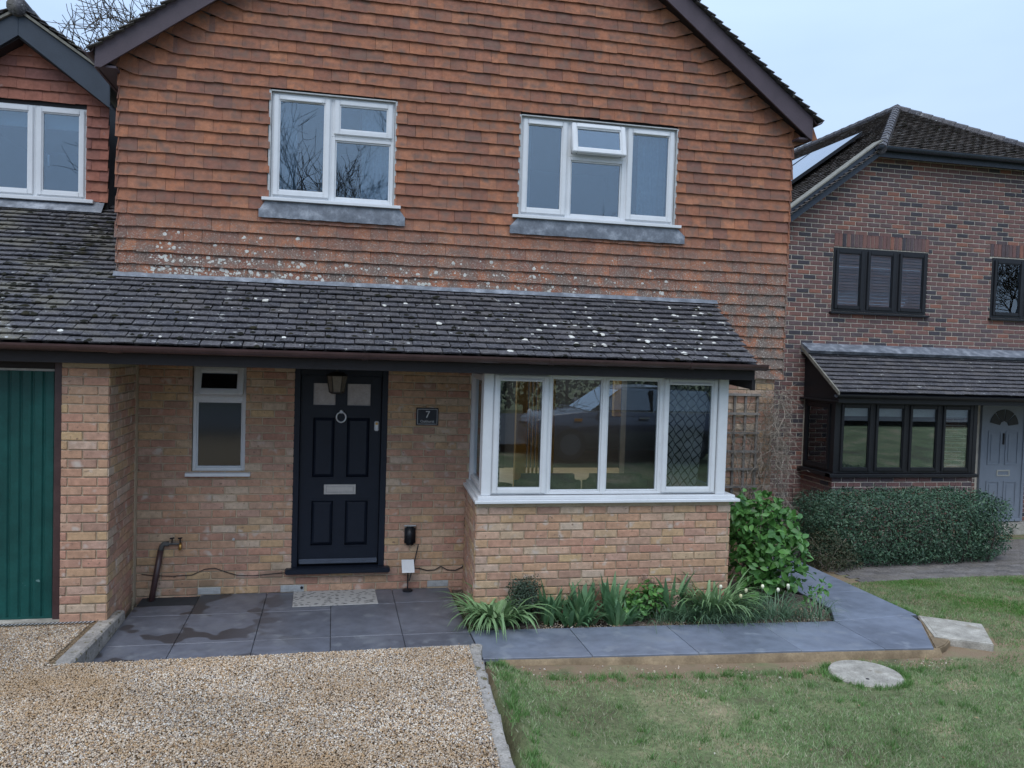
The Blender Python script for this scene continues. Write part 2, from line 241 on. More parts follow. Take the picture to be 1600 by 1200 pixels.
class MB:
    def __init__(s): s.v = []; s.f = []; s.r = []
    def add(s, V, F, r=None):
        n = len(s.v); s.v += [tuple(map(float, p)) for p in V]; s.f += [tuple(i+n for i in f) for f in F]; s.r += [random.random() if r is None else r]*len(F)
    def box(s, lo, hi, r=None):
        (a, b, c), (d, e, f) = lo, hi
        s.add([(a, b, c), (d, b, c), (d, e, c), (a, e, c), (a, b, f), (d, b, f), (d, e, f), (a, e, f)], [(0, 3, 2, 1), (4, 5, 6, 7), (0, 1, 5, 4), (1, 2, 6, 5), (2, 3, 7, 6), (3, 0, 4, 7)], r)
    def prism(s, poly, d, r=None):
        """poly: list of 3D points (one planar face), d: extrusion vector"""
        n = len(poly); P = [Vector(p) for p in poly]; Q = [p+Vector(d) for p in P]
        s.add(P+Q, [tuple(range(n))[::-1], tuple(range(n, 2*n))]+[(i, (i+1) % n, (i+1) % n+n, i+n) for i in range(n)], r)
    def tube(s, pts, rad, k=6, r=None, cap=True):
        pts = [Vector(p) for p in pts]; rad = rad if isinstance(rad, (list, tuple)) else [rad]*len(pts); V = []; F = []; prev = None
        for i, p in enumerate(pts):
            d = (pts[min(i+1, len(pts)-1)]-pts[max(i-1, 0)]).normalized()
            if prev is None: a = d.orthogonal().normalized()
            else: a = (prev-d*prev.dot(d)); a = a.normalized() if a.length > 1e-6 else d.orthogonal().normalized()
            prev = a; b = d.cross(a)
            V += [p+(a*math.cos(2*math.pi*j/k)+b*math.sin(2*math.pi*j/k))*rad[i] for j in range(k)]
        for i in range(len(pts)-1): F += [(i*k+j, i*k+(j+1) % k, (i+1)*k+(j+1) % k, (i+1)*k+j) for j in range(k)]
        if cap: F += [tuple(range(k))[::-1], tuple(range((len(pts)-1)*k, len(pts)*k))]
        s.add(V, F, r)
    def lathe(s, prof, c, k=16, axis=2, r=None):
        V = []; F = []
        for (rr, z) in prof:
            for j in range(k):
                a = 2*math.pi*j/k; p = [rr*math.cos(a), rr*math.sin(a), z]; p = p if axis == 2 else ([p[0], -p[2], p[1]] if axis == 1 else [p[2], p[0], p[1]])
                V.append((p[0]+c[0], p[1]+c[1], p[2]+c[2]))
        for i in range(len(prof)-1): F += [(i*k+j, i*k+(j+1) % k, (i+1)*k+(j+1) % k, (i+1)*k+j) for j in range(k)]
        F += [tuple(range(k))[::-1], tuple(range((len(prof)-1)*k, len(prof)*k))]; s.add(V, F, r)
    def xform(s, Mx, i0=0):
        for i in range(i0, len(s.v)): s.v[i] = tuple(Mx @ Vector(s.v[i]))
    def build(s, name, mat, parent=None, bevel=0, smooth=False, seg=1, **kw):
        o = npobj(name, s.v, s.f, mat, parent, s.r, smooth, **kw)
        bm = bmesh.new(); bm.from_mesh(o.data); bmesh.ops.recalc_face_normals(bm, faces=bm.faces)
        if bevel: bmesh.ops.bevel(bm, geom=[e for e in bm.edges], offset=bevel, segments=seg, affect='EDGES', clamp_overlap=True)
        bm.to_mesh(o.data); bm.free(); return o
def basis(O, U, V):
    U = Vector(U).normalized(); V = Vector(V).normalized(); N = U.cross(V)
    return Matrix(((U[0], V[0], N[0], O[0]), (U[1], V[1], N[1], O[1]), (U[2], V[2], N[2], O[2]), (0, 0, 0, 1)))
class Pieces:
    """alike pieces: the 300 largest in view become objects of their own (sharing mesh data), the rest one joined part"""
    def __init__(s, name, rest, parent, mat, n=300, kw=None): s.name, s.rest, s.parent, s.mat, s.n, s.it, s.kw = name, rest, parent, mat, n, [], kw or {}
    def add(s, key, V, F, Mx, vis=True): s.it.append((key, V, F, Mx, vis))
    def finish(s, smooth=False):
        sc = []
        for key, V, F, Mx, vis in s.it:
            A = np.c_[np.asarray(V, float), np.ones(len(V))] @ np.array(Mx).T; p = project(A[:, :3]); lo = p.min(0); hi = p.max(0)
            inside = min(hi[0], 1600)-max(lo[0], 0), min(hi[1], 1200)-max(lo[1], 0)
            sc.append((max(0, inside[0])*max(0, inside[1]) if vis else -1, A[:, :3]))
        order = sorted(range(len(sc)), key=lambda i: -sc[i][0]); cache = {}
        top = [i for i in order[:s.n] if sc[i][0] > 0]; ts = set(top); q = s.parent; t = Vector((0, 0, 0))
        while q is not None: t += q.location; q = q.parent
        for i in top:
            key, V, F, Mx, vis = s.it[i]
            if key is None or key not in cache:
                me = bpy.data.meshes.new(s.name); me.from_pydata([tuple(map(float, v)) for v in V], [], F); me.materials.append(s.mat); a = me.attributes.new('tv', 'FLOAT', 'POINT'); a.data.foreach_set('value', [float(v[1]) for v in V])
                if smooth: me.polygons.foreach_set('use_smooth', np.ones(len(me.polygons), bool))
                if key is not None: cache[key] = me
            else: me = cache[key]
            o = bpy.data.objects.new(s.name, me); COL.objects.link(o); o.parent = s.parent
            m2 = Mx.copy(); m2.translation = m2.translation-t; o.matrix_local = m2
        Vs = []; Fs = []; rr = []; tv = []; n0 = 0
        for i in range(len(s.it)):
            if i in ts: continue
            key, V, F, Mx, vis = s.it[i]; Vs.append(sc[i][1]); Fs += [tuple(j+n0 for j in f) for f in F]; n0 += len(V); rr += [random.random()]*len(F); tv += [float(v[1]) for v in V]
        if Vs:
            o = npobj(s.rest, np.concatenate(Vs), Fs, s.mat, s.parent, rr, smooth, kind='stuff', **s.kw); a = o.data.attributes.new('tv', 'FLOAT', 'POINT'); a.data.foreach_set('value', np.asarray(tv, np.float32))

BR = {}
def brick_mesh(w, h, var=0, d=.007, c=.004):
    k = (round(w, 3), round(h, 3), var)
    if k not in BR:
        rs = random.Random(hash(k)); j = lambda: rs.uniform(-.0016, .0016)
        V = []
        for n_, i_ in ((-.012, 0), (d-c, 0), (d, c)):
            V += [(i_+j(), i_+j(), n_), (w-i_+j(), i_+j(), n_), (w-i_+j(), h-i_+j(), n_), (i_+j(), h-i_+j(), n_)]
        F = [(8, 9, 10, 11)]+[(a+b, a+(b+1) % 4, a+4+(b+1) % 4, a+4+b) for a in (0, 4) for b in range(4)]
        BR[k] = (V, F)
    return k, BR[k][0], BR[k][1]
def cut(a, b, holes, v):
    seg = [(a, b)]
    for (h0, h1, v0, v1) in holes:
        if v0 < v < v1:
            new = []
            for x, y in seg:
                if h1 <= x or h0 >= y: new.append((x, y)); continue
                if x < h0: new.append((x, h0))
                if y > h1: new.append((h1, y))
            seg = new
    return seg
def brickwork(P, O, U, V, u0, u1, v0, rows, holes=(), off=0.0, pred=None, vis=None, L_=.225, H_=.075, j=.0115):
    B = basis(O, U, V)
    for r in range(rows):
        vb = v0+r*H_; a = u0-L_-((off+(r % 2)*L_/2) % L_)
        while a < u1:
            b = a+L_; x0, x1 = max(a+j/2, u0), min(b-j/2, u1)
            if x1-x0 > .02:
                for s0, s1 in cut(x0, x1, holes, vb+H_/2):
                    if s1-s0 < .02 or (pred and not pred((s0+s1)/2, vb+H_/2)): continue
                    k, Vv, F = brick_mesh(s1-s0, H_-j, random.randrange(3))
                    P.add(k, Vv, F, B @ Matrix.Translation((s0, vb+j/2, random.uniform(-.0015, .0015))), vis is None or vis((s0+s1)/2, vb))
            a = b
TL = {}
def tile_mesh(w, L_, var, h0=.028, th=.012, kick=0):
    k = (round(w, 3), round(L_, 3), var, kick)
    if k not in TL:
        rs = random.Random(str(k)); cb = rs.uniform(.0005, .004); e = [rs.uniform(-.003, .003) for _ in range(4)]; h1 = .003; V = []
        for t, hh in ((0, h0), (1, h1)):
            for i in range(4):
                u = w*i/3; cm = cb*(1-(2*i/3-1)**2); V.append((u-(kick if (i == 0 and t == 0) else 0), t*L_+(e[i] if t == 0 else 0), hh+cm*(1 if t == 0 else .3)))
        for i in range(4): V.append((V[i][0], V[i][1]+.001, V[i][2]-th))
        V += [(0, L_, h1-.004), (w, L_, h1-.004)]
        F = [(0, 1, 5, 4), (1, 2, 6, 5), (2, 3, 7, 6), (8, 9, 1, 0), (9, 10, 2, 1), (10, 11, 3, 2), (8, 0, 4, 12), (3, 11, 13, 7), (8, 12, 13, 11)]
        TL[k] = (V, F)
    return k, TL[k][0], TL[k][1]
def tiling(P, O, U, V, v0, rows, gauge, span, holes=(), tw=.165, off=0.0, vis=None, nvar=8, h0=.028, sag=.003, ovl=1.32, gaps=(.0008, .0012, .002, .0035)):
    """span(v) -> (u0,u1) of a course whose butt is at v"""
    B = basis(O, U, V)
    for r in range(rows):
        v = v0+r*gauge; sp = span(v)
        if sp is None: continue
        u0, u1 = sp; a = math.floor(u0/tw)*tw-tw+((off+(r % 2)*tw/2) % tw)
        while a < u1:
            g = random.choice(gaps); x0, x1 = max(a, u0)+g/2, min(a+tw, u1)-g/2
            if x1-x0 > .025:
                for s0, s1 in cut(x0, x1, holes, v+gauge*.5):
                    if s1-s0 < .02: continue
                    k, Vv, F = tile_mesh(s1-s0, gauge*ovl, random.randrange(nvar), h0)
                    Mx = B @ Matrix.Translation((s0, v+random.uniform(-sag, sag), random.uniform(0, .002))) @ Matrix.Rotation(random.uniform(-.006, .006), 4, 'Z') @ Matrix.Rotation(random.uniform(-.012, .008), 4, 'X')
                    P.add(k, Vv, F, Mx, vis is None or vis((s0+s1)/2, v))
            a += tw

def ring(mb, B, u0, u1, v0, v1, w, n0, n1, r=None):
    i = len(mb.v)
    for lo, hi in (((u0, v0, n0), (u0+w, v1, n1)), ((u1-w, v0, n0), (u1, v1, n1)), ((u0+w, v0, n0), (u1-w, v0+w, n1)), ((u0+w, v1-w, n0), (u1-w, v1, n1))): mb.box(lo, hi, r)
    mb.xform(B, i)
def window(parent, B, lights, frame_mat, glass, sill=None, fw=.032, sw=.05, name='window', label=None, vents=(), handle=True):
    """lights: (u0,u1,v0,v1,kind) tiling the whole frame; kind sash / fixed / vent (top-hung, ajar by the angle given)"""
    mb = MB()
    for l in lights: ring(mb, B, l[0], l[1], l[2], l[3], fw, -.065, 0.0)
    w = mb.build(name, frame_mat, parent, bevel=.003)
    if label: w['label'] = label
    for l in lights:
        u0, u1, v0, v1, kind = l[:5]; e = fw-.012; m2 = MB(); gm = MB()
        if kind == 'fixed':
            ring(m2, B, u0+fw, u1-fw, v0+fw, v1-fw, .014, -.05, -.012); b_ = m2.build('glazing_bead', frame_mat, w, bevel=.004)
            i = len(gm.v); gm.box((u0+fw+.010, v0+fw+.010, -.034), (u1-fw-.010, v1-fw-.010, -.028)); gm.xform(B, i); gm.build('pane', glass, w)
        else:
            BB = B
            if kind == 'vent': BB = B @ Matrix.Translation((0, v1-e, .012)) @ Matrix.Rotation(-R(l[5]), 4, 'X') @ Matrix.Translation((0, -(v1-e), 0))
            ring(m2, BB, u0+e, u1-e, v0+e, v1-e, sw, -.045, .020); sash = m2.build('sash', frame_mat, w, bevel=.007, seg=2)
            m3 = MB(); ring(m3, BB, u0+e+sw-.002, u1-e-sw+.002, v0+e+sw-.002, v1-e-sw+.002, .012, -.03, .006); m3.build('glazing_bead', frame_mat, sash)
            i = len(gm.v); q = e+sw+.006; gm.box((u0+q, v0+q, -.012), (u1-q, v1-q, -.006)); gm.xform(BB, i); gm.build('pane', glass, sash)
    for (u0, u1, v) in vents:
        m4 = MB(); i = 0; m4.box((u0, v-.009, .018), (u1, v+.009, .034)); m4.xform(B, i); m4.build('trickle_vent', frame_mat, w, bevel=.003)
    if sill:
        u0, u1, v0, v1, pr = sill; m5 = MB(); m5.add([(u0, v0, -.07), (u1, v0, -.07), (u1, v1, -.07), (u0, v1, -.07), (u0, v0, pr), (u1, v0, pr), (u1, v1-.012, pr), (u0, v1-.012, pr)], [(0, 3, 2, 1), (4, 5, 6, 7), (0, 1, 5, 4), (1, 2, 6, 5), (2, 3, 7, 6), (3, 0, 4, 7)])
        m5.xform(B, 0); m5.build('sill', frame_mat, w, bevel=.003)
    return w
FRONT = lambda y: basis((0, y, 0), (1, 0, 0), (0, 0, 1))
def curtain(parent, x0, x1, y, z0, z1, mat, folds=6, amp=.03, uv=None, taper=0, name='curtain'):
    nu, nv = folds*8, 6; V = []; F = []; T = []
    for j in range(nv+1):
        t = j/nv
        for i in range(nu+1):
            s = i/nu; V.append((x0+(x1-x0)*(s*(1-taper*(1-t))), y+amp*math.sin(s*folds*2*math.pi)*(.6+.4*t)+random.uniform(-.003, .003), z0+(z1-z0)*t)); T.append((s, t))
    for j in range(nv): F += [(j*(nu+1)+i, j*(nu+1)+i+1, (j+1)*(nu+1)+i+1, (j+1)*(nu+1)+i) for i in range(nu)]
    o = npobj(name, V, F, mat, parent, None, True)
    if uv:
        l = o.data.uv_layers.new(name='uv')
        for p in o.data.polygons:
            for li, vi in zip(p.loop_indices, p.vertices): l.data[li].uv = (T[vi][0]*uv[0], T[vi][1]*uv[1])
    return o
def room(parent, lo, hi, mat, floor=None, open_front=True):
    """inside faces of a room behind a window, open towards -y"""
    (x0, y0, z0), (x1, y1, z1) = lo, hi; mb = MB()
    for a, b in (((x0-.05, y0, z0), (x0, y1, z1)), ((x1, y0, z0), (x1+.05, y1, z1)), ((x0-.05, y0, z1), (x1+.05, y1, z1+.05)), ((x0-.05, y1, z0), (x1+.05, y1+.05, z1))): mb.box(a, b)
    mb.build('room_wall', mat, parent); m2 = MB(); m2.box((x0-.05, y0, z0-.05), (x1+.05, y1, z0)); m2.build('room_floor', floor or mat, parent)

# ------------------------------------------------------------------ ground
def sst(a, b, x):
    t = np.clip((x-a)/(b-a), 0, 1); return t*t*(3-2*t)
def Lawn(x, y):
    x = np.asarray(x, float); y = np.asarray(y, float)
    a = -.085+.03*sst(5.2, 3.2, x)+.085*np.clip(-2.2-y, 0, 6.2); b = -.04-.07*np.clip(y+1.4, 0, 5.5)
    t = sst(6.6, 7.6, x)*sst(-2.6, -1.6, y); z = a*(1-t)+b*t
    k = sst(.55, 0, np.abs(x-(2.93+.085*(y+2.1))))*sst(-2.05, -2.6, y); g = .085+.06*np.clip(-.7-y, 0, 8)-.008
    return z*(1-k)+np.maximum(z, g)*k
def Gravel(y): return .095+.06*np.clip(-.7-np.asarray(y, float), 0, 7.8)
def Rut(x, y): return (.012*np.sin(x*3.3+.6*np.sin(y*1.7))*np.sin(y*2.1+x)+.006*np.sin(x*9.1+y*7.3))*sst(-2.3, -2.8, y)*sst(2.75, 2.3, x)
def grid(xs, ys, fn):
    X, Y = np.meshgrid(xs, ys); Z = fn(X, Y); V = np.stack([X.ravel(), Y.ravel(), Z.ravel()], 1); nx = len(xs)
    i = (np.arange(len(ys)-1)[:, None]*nx+np.arange(nx-1)[None]).ravel(); return V, np.stack([i, i+1, i+1+nx, i+nx], 1)
def terr(X, Y):
    Z = Lawn(X, Y); m = sst(2.98, 2.86, X+.085*np.clip(-2.1-Y, 0, 3)*1)*sst(-9.5, -8.8, Y); Z = Z*(1-m)+np.minimum(Z, -.2)*m
    ins = (X > -.6) & (X < 6.0) & (Y > -2.0) & (Y < 9); Z = np.where(ins, np.minimum(Z, -.2), Z)
    p = (X > 5.9) & (X < 7.30) & (Y > -1.95) & (Y < 6); return np.where(p, np.minimum(Z, -.12), Z)
xs = np.concatenate([[-400, -120, -50, -25], np.arange(-14, -1, 1.0), np.arange(-1, 12.01, .125), np.arange(13, 26, 1.0), [30, 50, 120, 400]])
ys = np.concatenate([[-400, -120, -60, -30, -22], np.arange(-18, -5, 1.0), np.arange(-5, 6.01, .125), np.arange(7, 20, 1.0), [30, 60, 120, 400]])
V, F = grid(xs, ys, terr); npobj('lawn', V, F, M['lawn'], None, None, True, kind='structure')
xs = np.arange(-6, 2.84, .1); ys = np.arange(-9.2, -.85, .1)
def gz(X, Y): return np.where((Y > -2.13) & (X > -.06), -.2, Gravel(Y)+Rut(X, Y)-.012)
V, F = grid(xs, ys, gz); V = V.astype(float)
V[:, 0] = np.where(V[:, 0] > 2.5, np.minimum(V[:, 0], 2.80+.085*(V[:, 1]+2.1)), V[:, 0])
npobj('driveway', V, F, M['gravelbed'], None, None, True, kind='structure')
mb = MB(); mb.add([(-60, -17.5, .66), (60, -17.5, .66), (60, -9.6, .62), (-60, -9.6, .62)], [(0, 1, 2, 3)]); mb.build('road', M['asphalt'], kind='structure')
gn = rng.random((40, 40)); gn2 = rng.random((90, 90))
def vnoise(G, x, y, s):
    u = np.mod(x*s, G.shape[0]-1); v = np.mod(y*s, G.shape[1]-1); i = u.astype(int); j = v.astype(int); fu = u-i; fv = v-j; fu = fu*fu*(3-2*fu); fv = fv*fv*(3-2*fv)
    return (G[i, j]*(1-fu)+G[i+1, j]*fu)*(1-fv)+(G[i, j+1]*(1-fu)+G[i+1, j+1]*fu)*fv
# gravel stones: sheet of real pebbles over the part in view
def pebbles(n, x0, x1, y0, y1, ok, zf, s0=.0042, s1=.0088):
    x = rng.uniform(x0, x1, n); y = rng.uniform(y0, y1, n); k = ok(x, y); x, y = x[k], y[k]; n = len(x)
    base = np.array([(1, 0, 0), (-1, 0, 0), (0, 1, 0), (0, -1, 0), (0, 0, 1), (0, 0, -1)], float); f = np.array([(0, 2, 4), (2, 1, 4), (1, 3, 4), (3, 0, 4), (2, 0, 5), (1, 2, 5), (3, 1, 5), (0, 3, 5)])
    s = rng.uniform(s0, s1, (n, 1, 1))*np.array([1.25, .95, .7])*rng.uniform(.7, 1.3, (n, 6, 1)); v = base[None]*s
    q = rng.normal(size=(n, 4)); q[:, 1:3] *= .5; q /= np.linalg.norm(q, axis=1)[:, None]; w, a, b, c = q.T
    Rm = np.stack([1-2*(b*b+c*c), 2*(a*b-c*w), 2*(a*c+b*w), 2*(a*b+c*w), 1-2*(a*a+c*c), 2*(b*c-a*w), 2*(a*c-b*w), 2*(b*c+a*w), 1-2*(a*a+b*b)], 1).reshape(n, 3, 3)
    v = np.einsum('nij,nkj->nki', Rm, v)+np.stack([x, y, zf(x, y)+rng.uniform(-.004, .006, n)], 1)[:, None]
    return v.reshape(-1, 3), (f[None]+6*np.arange(n)[:, None, None]).reshape(-1, 3), np.repeat(rng.random(n), 8)
def gok(x, y):
    k = x < 2.825+.085*(y+2.1); k &= ~((x > -.12) & (y > -2.19)); k &= y < -1.16
    p = project(np.stack([x, y, Gravel(y)], 1)); return k & (p[:, 0] > -60) & (p[:, 0] < 1700) & (p[:, 1] < 1300) & (y > -5.2)
V, F, rr = pebbles(300000, -2.6, 2.9, -5.0, -1.1, gok, lambda x, y: Gravel(y)+Rut(x, y))
npobj('gravel', V, F, M['gravel'], None, rr, False, kind='stuff', label='pale and brown loose gravel covering the driveway', cat='gravel')
V, F, rr = pebbles(420, 0, 3.1, -4.6, -1.9, lambda x, y: ((np.abs(x-(2.86+.085*(y+2.1))) < .05) | ((y > -2.2) & (y < -1.9) & (x < 2.8) & (rng.random(len(x)) < .35))) & (x > .1), lambda x, y: np.where((y > -2.12) & (x < 2.75), .006, np.where(x < 2.75, .17, Gravel(y)+.004)), .004, .008)
npobj('stray_stones', V, F, M['gravel'], None, rr, False, kind='stuff', label='stray gravel stones lying on the kerb and patio edge', cat='gravel')
V, F, rr = pebbles(900, 3.0, 7.0, -2.65, -2.0, lambda x, y: (y < -2.05-.066*(x-3)) & (y > -2.36-.066*(x-3)) & (vnoise(gn2, x+20, y+20, 3) > .5), lambda x, y: Lawn(x, y)+.002, .003, .010)
npobj('soil_grit', V, F, M['gravel'], None, rr, False, kind='stuff', label='small pale stones on the bare soil along the path edge', cat='grit')
# grass
def grass(n, x0, x1, y0, y1, ok, h0, h1):
    x = rng.uniform(x0, x1, n); y = rng.uniform(y0, y1, n); k = ok(x, y); x, y = x[k], y[k]; n = len(x); z = Lawn(x, y)-.003; a = rng.uniform(0, 2*np.pi, n)
    h = rng.uniform(h0, h1, n); le = rng.normal(0, .5, (n, 2))*h[:, None]; w = rng.uniform(.0022, .0042, n); dx, dy = np.cos(a)*w, np.sin(a)*w
    P = np.stack([x, y, z], 1); V = np.stack([P-np.stack([dx, dy, 0*dx], 1), P+np.stack([dx, dy, 0*dx], 1), P+np.stack([le[:, 0], le[:, 1], h], 1)], 1)
    return V.reshape(-1, 3), np.arange(3*n).reshape(-1, 3), rng.random(n)
def lok(x, y):
    d = vnoise(gn, x+20, y+20, 1.3)*.6+vnoise(gn2, x+20, y+20, 5)*.4
    dens = np.clip((d-.22)*2.6, .12, 1); bare = sst(-2.85, -2.25, y)*sst(7.6, 6.8, x); dens = dens*(1-.93*bare*np.clip(1.4-d*1.1, 0, 1)); dens = np.where((x > 7.3) & (y > -2), np.clip(dens*1.5+.3, 0, 1), dens)
    k = rng.random(len(x)) < dens
    k &= x > 2.94+.085*(y+2.1); k &= ~((y > -2.27-.07*(x-3)/3.9*1) & (x < 7.42)); k &= ~(((x-5.93)/.285)**2+((y+2.63)/.285)**2 < 1)
    k &= ~((x > 6.95) & (x < 7.95) & (np.abs((x-7.44)*.56+(y+1.83)*.83) < .30) & (np.abs((x-7.44)*.83-(y+1.83)*.56) < .31))
    yb = .18+.10*np.sin((x-7.9)*.9); k &= ~((y > yb) & (x > 7.45))
    p = project(np.stack([x, y, Lawn(x, y)], 1)); return k & (p[:, 0] > 700) & (p[:, 0] < 1680) & (p[:, 1] < 1290)
V, F, rr = grass(520000, 2.5, 12.2, -4.9, .75, lok, .014, .034)
npobj('grass', V, F, M['grass'], None, rr, False, kind='stuff', label='short patchy lawn grass in front of the slate path', cat='grass')

def tufts(cx_, cy_, n, sp, h0, h1):
    x = np.concatenate([a+rng.normal(0, sp, n) for a in cx_]); y = np.concatenate([b+rng.normal(0, sp, n) for b in cy_]); return x, y
tx = []; ty = []
for k in range(60): t = random.uniform(3.3, 6.9); tx.append(t); ty.append(-2.31-.066*(t-3)-abs(random.gauss(0, .05)))
for k in range(70): a = random.uniform(0, 6.28); tx.append(5.93+.31*math.cos(a)); ty.append(-2.63+.31*math.sin(a))
for k in range(40): t = random.uniform(-4.6, -2.4); tx.append(3.0+.085*(t+2.1)+abs(random.gauss(0, .05))); ty.append(t)
for k in range(60): t = random.uniform(-1.3, .2); tx.append(7.43+abs(random.gauss(0, .03))); ty.append(t)
for k in range(240): tx.append(random.uniform(3.1, 10)); ty.append(random.uniform(-4.5, -.2))
x, y = tufts(tx, ty, 26, .018, 0, 0)
k = ~((y > -2.27-.07*(x-3)/3.9) & (x < 7.42)) & ~(((x-5.93)/.285)**2+((y+2.63)/.285)**2 < 1) & (x > 2.94+.085*(y+2.1)) & ~((np.abs((x-7.44)*.56+(y+1.83)*.83) < .30) & (np.abs((x-7.44)*.83-(y+1.83)*.56) < .31))
x, y = x[k], y[k]; n = len(x); z = Lawn(x, y)-.003; h = rng.uniform(.03, .065, n); a = rng.uniform(0, 6.28, n); le = rng.normal(0, .45, (n, 2))*h[:, None]; w_ = rng.uniform(.002, .004, n); dx, dy = np.cos(a)*w_, np.sin(a)*w_
Q = np.stack([x, y, z], 1); V = np.stack([Q-np.stack([dx, dy, 0*dx], 1), Q+np.stack([dx, dy, 0*dx], 1), Q+np.stack([le[:, 0], le[:, 1], h], 1)], 1).reshape(-1, 3)
npobj('grass_tufts', V, np.arange(3*n).reshape(-1, 3), M['tuft'], None, rng.random(n), False, kind='stuff', label='longer green grass tufts round the lids and edges', cat='grass')
mb = MB()
for k in range(150):
    if k < 90: x = random.uniform(3.1, 9); y = random.uniform(-4.4, -2.3); z = float(Lawn(x, y))+.012
    else: x = random.uniform(-1.5, 2.7); y = random.uniform(-4.4, -2.3); z = float(Gravel(y))+.008
    i = len(mb.v); s_ = random.uniform(.008, .02); mb.add([(-s_, 0, 0), (0, -s_*.5, .004), (s_, 0, .002), (0, s_*.5, .006)], [(0, 1, 2, 3)]); mb.xform(Matrix.Translation((x, y, z)) @ Matrix.Rotation(random.random()*6, 4, 'Z') @ Matrix.Rotation(random.gauss(0, .4), 4, 'X'), i)
mb.build('leaf_litter', M['litter'], kind='stuff', label='small dead leaves and petals scattered over lawn and gravel', cat='dead leaves')

# ------------------------------------------------------------------ patio, path, kerbs
def slab(P, poly, z=0.0, th=.03):
    g = .0025; c = Vector((sum(p[0] for p in poly)/len(poly), sum(p[1] for p in poly)/len(poly))); n = len(poly); V = []
    for zz, ins in ((z-th, g), (z-.003, g), (z, g+.003)):
        for p in poly:
            d = Vector(p)-c; d = Vector((d.x-math.copysign(min(ins, abs(d.x)), d.x), d.y-math.copysign(min(ins, abs(d.y)), d.y))); V.append((c.x+d.x, c.y+d.y, zz))
    F = [tuple(range(2*n, 3*n))]+[(a*n+i, a*n+(i+1) % n, (a+1)*n+(i+1) % n, (a+1)*n+i) for a in (0, 1) for i in range(n)]
    P.add(None, V, F, Matrix.Translation((0, 0, random.uniform(-.0012, .0012))))
mb = MB(); mb.box((.04, -2.12, -.2), (2.97, 0, -.012)); patio = mb.build('patio', M['grout'], kind='structure')
P = Pieces('paving_slab', 'paving', patio, M['slabp'])
X = [.035, .56, 1.18, 1.79, 2.39, 2.965]; rowsY = [[-2.115, -1.34, -.60, -.31], [-2.115, -1.35, -.61, 0], [-2.115, -1.34, -.60, 0], [-2.115, -1.34, -.47, 0], [-2.115, -1.35, -.45, 0]]
for i in range(5):
    for a, b in zip(rowsY[i], rowsY[i][1:]): slab(P, [(X[i], a), (X[i+1], a), (X[i+1], b), (X[i], b)])
P.finish()
mb = MB(); mb.box((.04, -.31, -.14), (.56, -.002, -.03)); mb.build('drain_recess', M['soil'], kind='structure')
mb = MB(); mb.prism([(2.972, -1.32, -.2), (2.972, -1.95, -.2), (6.80, -2.20, -.2), (7.22, -1.585, -.2), (7.385, -1.40, -.2), (7.385, 3.9, -.2), (6.62, 3.9, -.2), (6.62, -1.1, -.2), (6.42, -1.47, -.2)], (0, 0, .188)); path = mb.build('path', M['grout'], kind='structure')
P = Pieces('paving_slab', 'paving', path, M['slab'])
fy = lambda x: -1.985-.066*(x-3); by = lambda x: -1.315-.047*(x-2.97)
pts = [2.972, 3.86, 4.76, 5.66, 6.42]
for a, b in zip(pts, pts[1:]): slab(P, [(a, fy(a)), (b, fy(b)), (b, by(b)), (a, by(a))])
slab(P, [(6.42, fy(6.42)), (6.87, -2.245), (7.255, -1.60), (7.30, -1.408), (6.42, by(6.42))])
yy = [-1.48, -.60, .30, 1.2, 2.1, 3.0, 3.9]
slab(P, [(6.425, -1.475), (7.37, -1.40), (7.37, -.60), (6.62, -.60), (6.62, -1.12)])
for a, b in zip(yy[1:], yy[2:]): slab(P, [(6.62, a), (7.37, a), (7.37, b), (6.62, b)])
P.finish()
mb = MB(); n = 16; V = []; F = []
for i in range(n+1):
    x = 3.1+(6.93-3.1)*i/n; o = fy(x)-.002; j = random.uniform(-.012, .012); V += [(x, o+.012, -.009), (x, o-.020+j*.5, -.036), (x, o-.034+j*1.5, -.15)]
F = [(3*i+k, 3*i+3+k, 3*i+4+k, 3*i+1+k) for i in range(n) for k in (0, 1)]; npobj('mortar_haunch', V, F, M['haunch'], None, None, True, kind='structure')
# kerbs
def kerbstone(P, p, q, w, z0, z1, side=1):
    p = Vector(p); q = Vector(q); d = (q-p).normalized(); n = Vector((-d.y, d.x))*side; L_ = (q-p).length; c = .012; V = []; j = lambda: random.uniform(-.006, .006)
    for z, ins in ((z0, 0), (z1-c, 0), (z1, c)):
        for (a, b) in ((ins, ins), (L_-ins, ins), (L_-ins, w-ins), (ins, w-ins)):
            r = p+d*(a+j())+n*(b+j()); V.append((r.x, r.y, z+j()*.6))
    P.add(None, V, [(8, 9, 10, 11), (3, 2, 1, 0)]+[(a+b, a+(b+1) % 4, a+4+(b+1) % 4, a+4+b) for a in (0, 4) for b in range(4)], Matrix())
mb = MB(); mb.box((-.05, -2.2, -.2), (2.75, -2.14, .11)); kerb = mb.build('kerb', M['grout'], kind='structure')
P = Pieces('kerb_stone', 'kerb_stones', kerb, M['sett'])
x = -.05
while x < 2.75:
    l = random.uniform(.19, .26); l = min(l, 2.85-x); t = (x+.05)/2.9; kerbstone(P, (x+.003, -2.215+.03*t), (x+l-.003, -2.215+.03*t),   .085, -.1, .166+random.uniform(-.004, .004)); x += l
y = -2.125
for k in range(12):
    l = random.uniform(.19, .27); xx = lambda y: 2.815+.085*(y+2.1); z = float(Gravel(y-l/2))-.004; kerbstone(P, (xx(y)+.03 if k == 0 else xx(y)+random.uniform(-.006, .006), y-.003), (xx(y-l)+random.uniform(-.006, .006), y-l+.003), .09, -.1, z, 1); y -= l
P.finish()
P = Pieces('kerb_stone', 'kerb_stones', kerb, M['sett'])
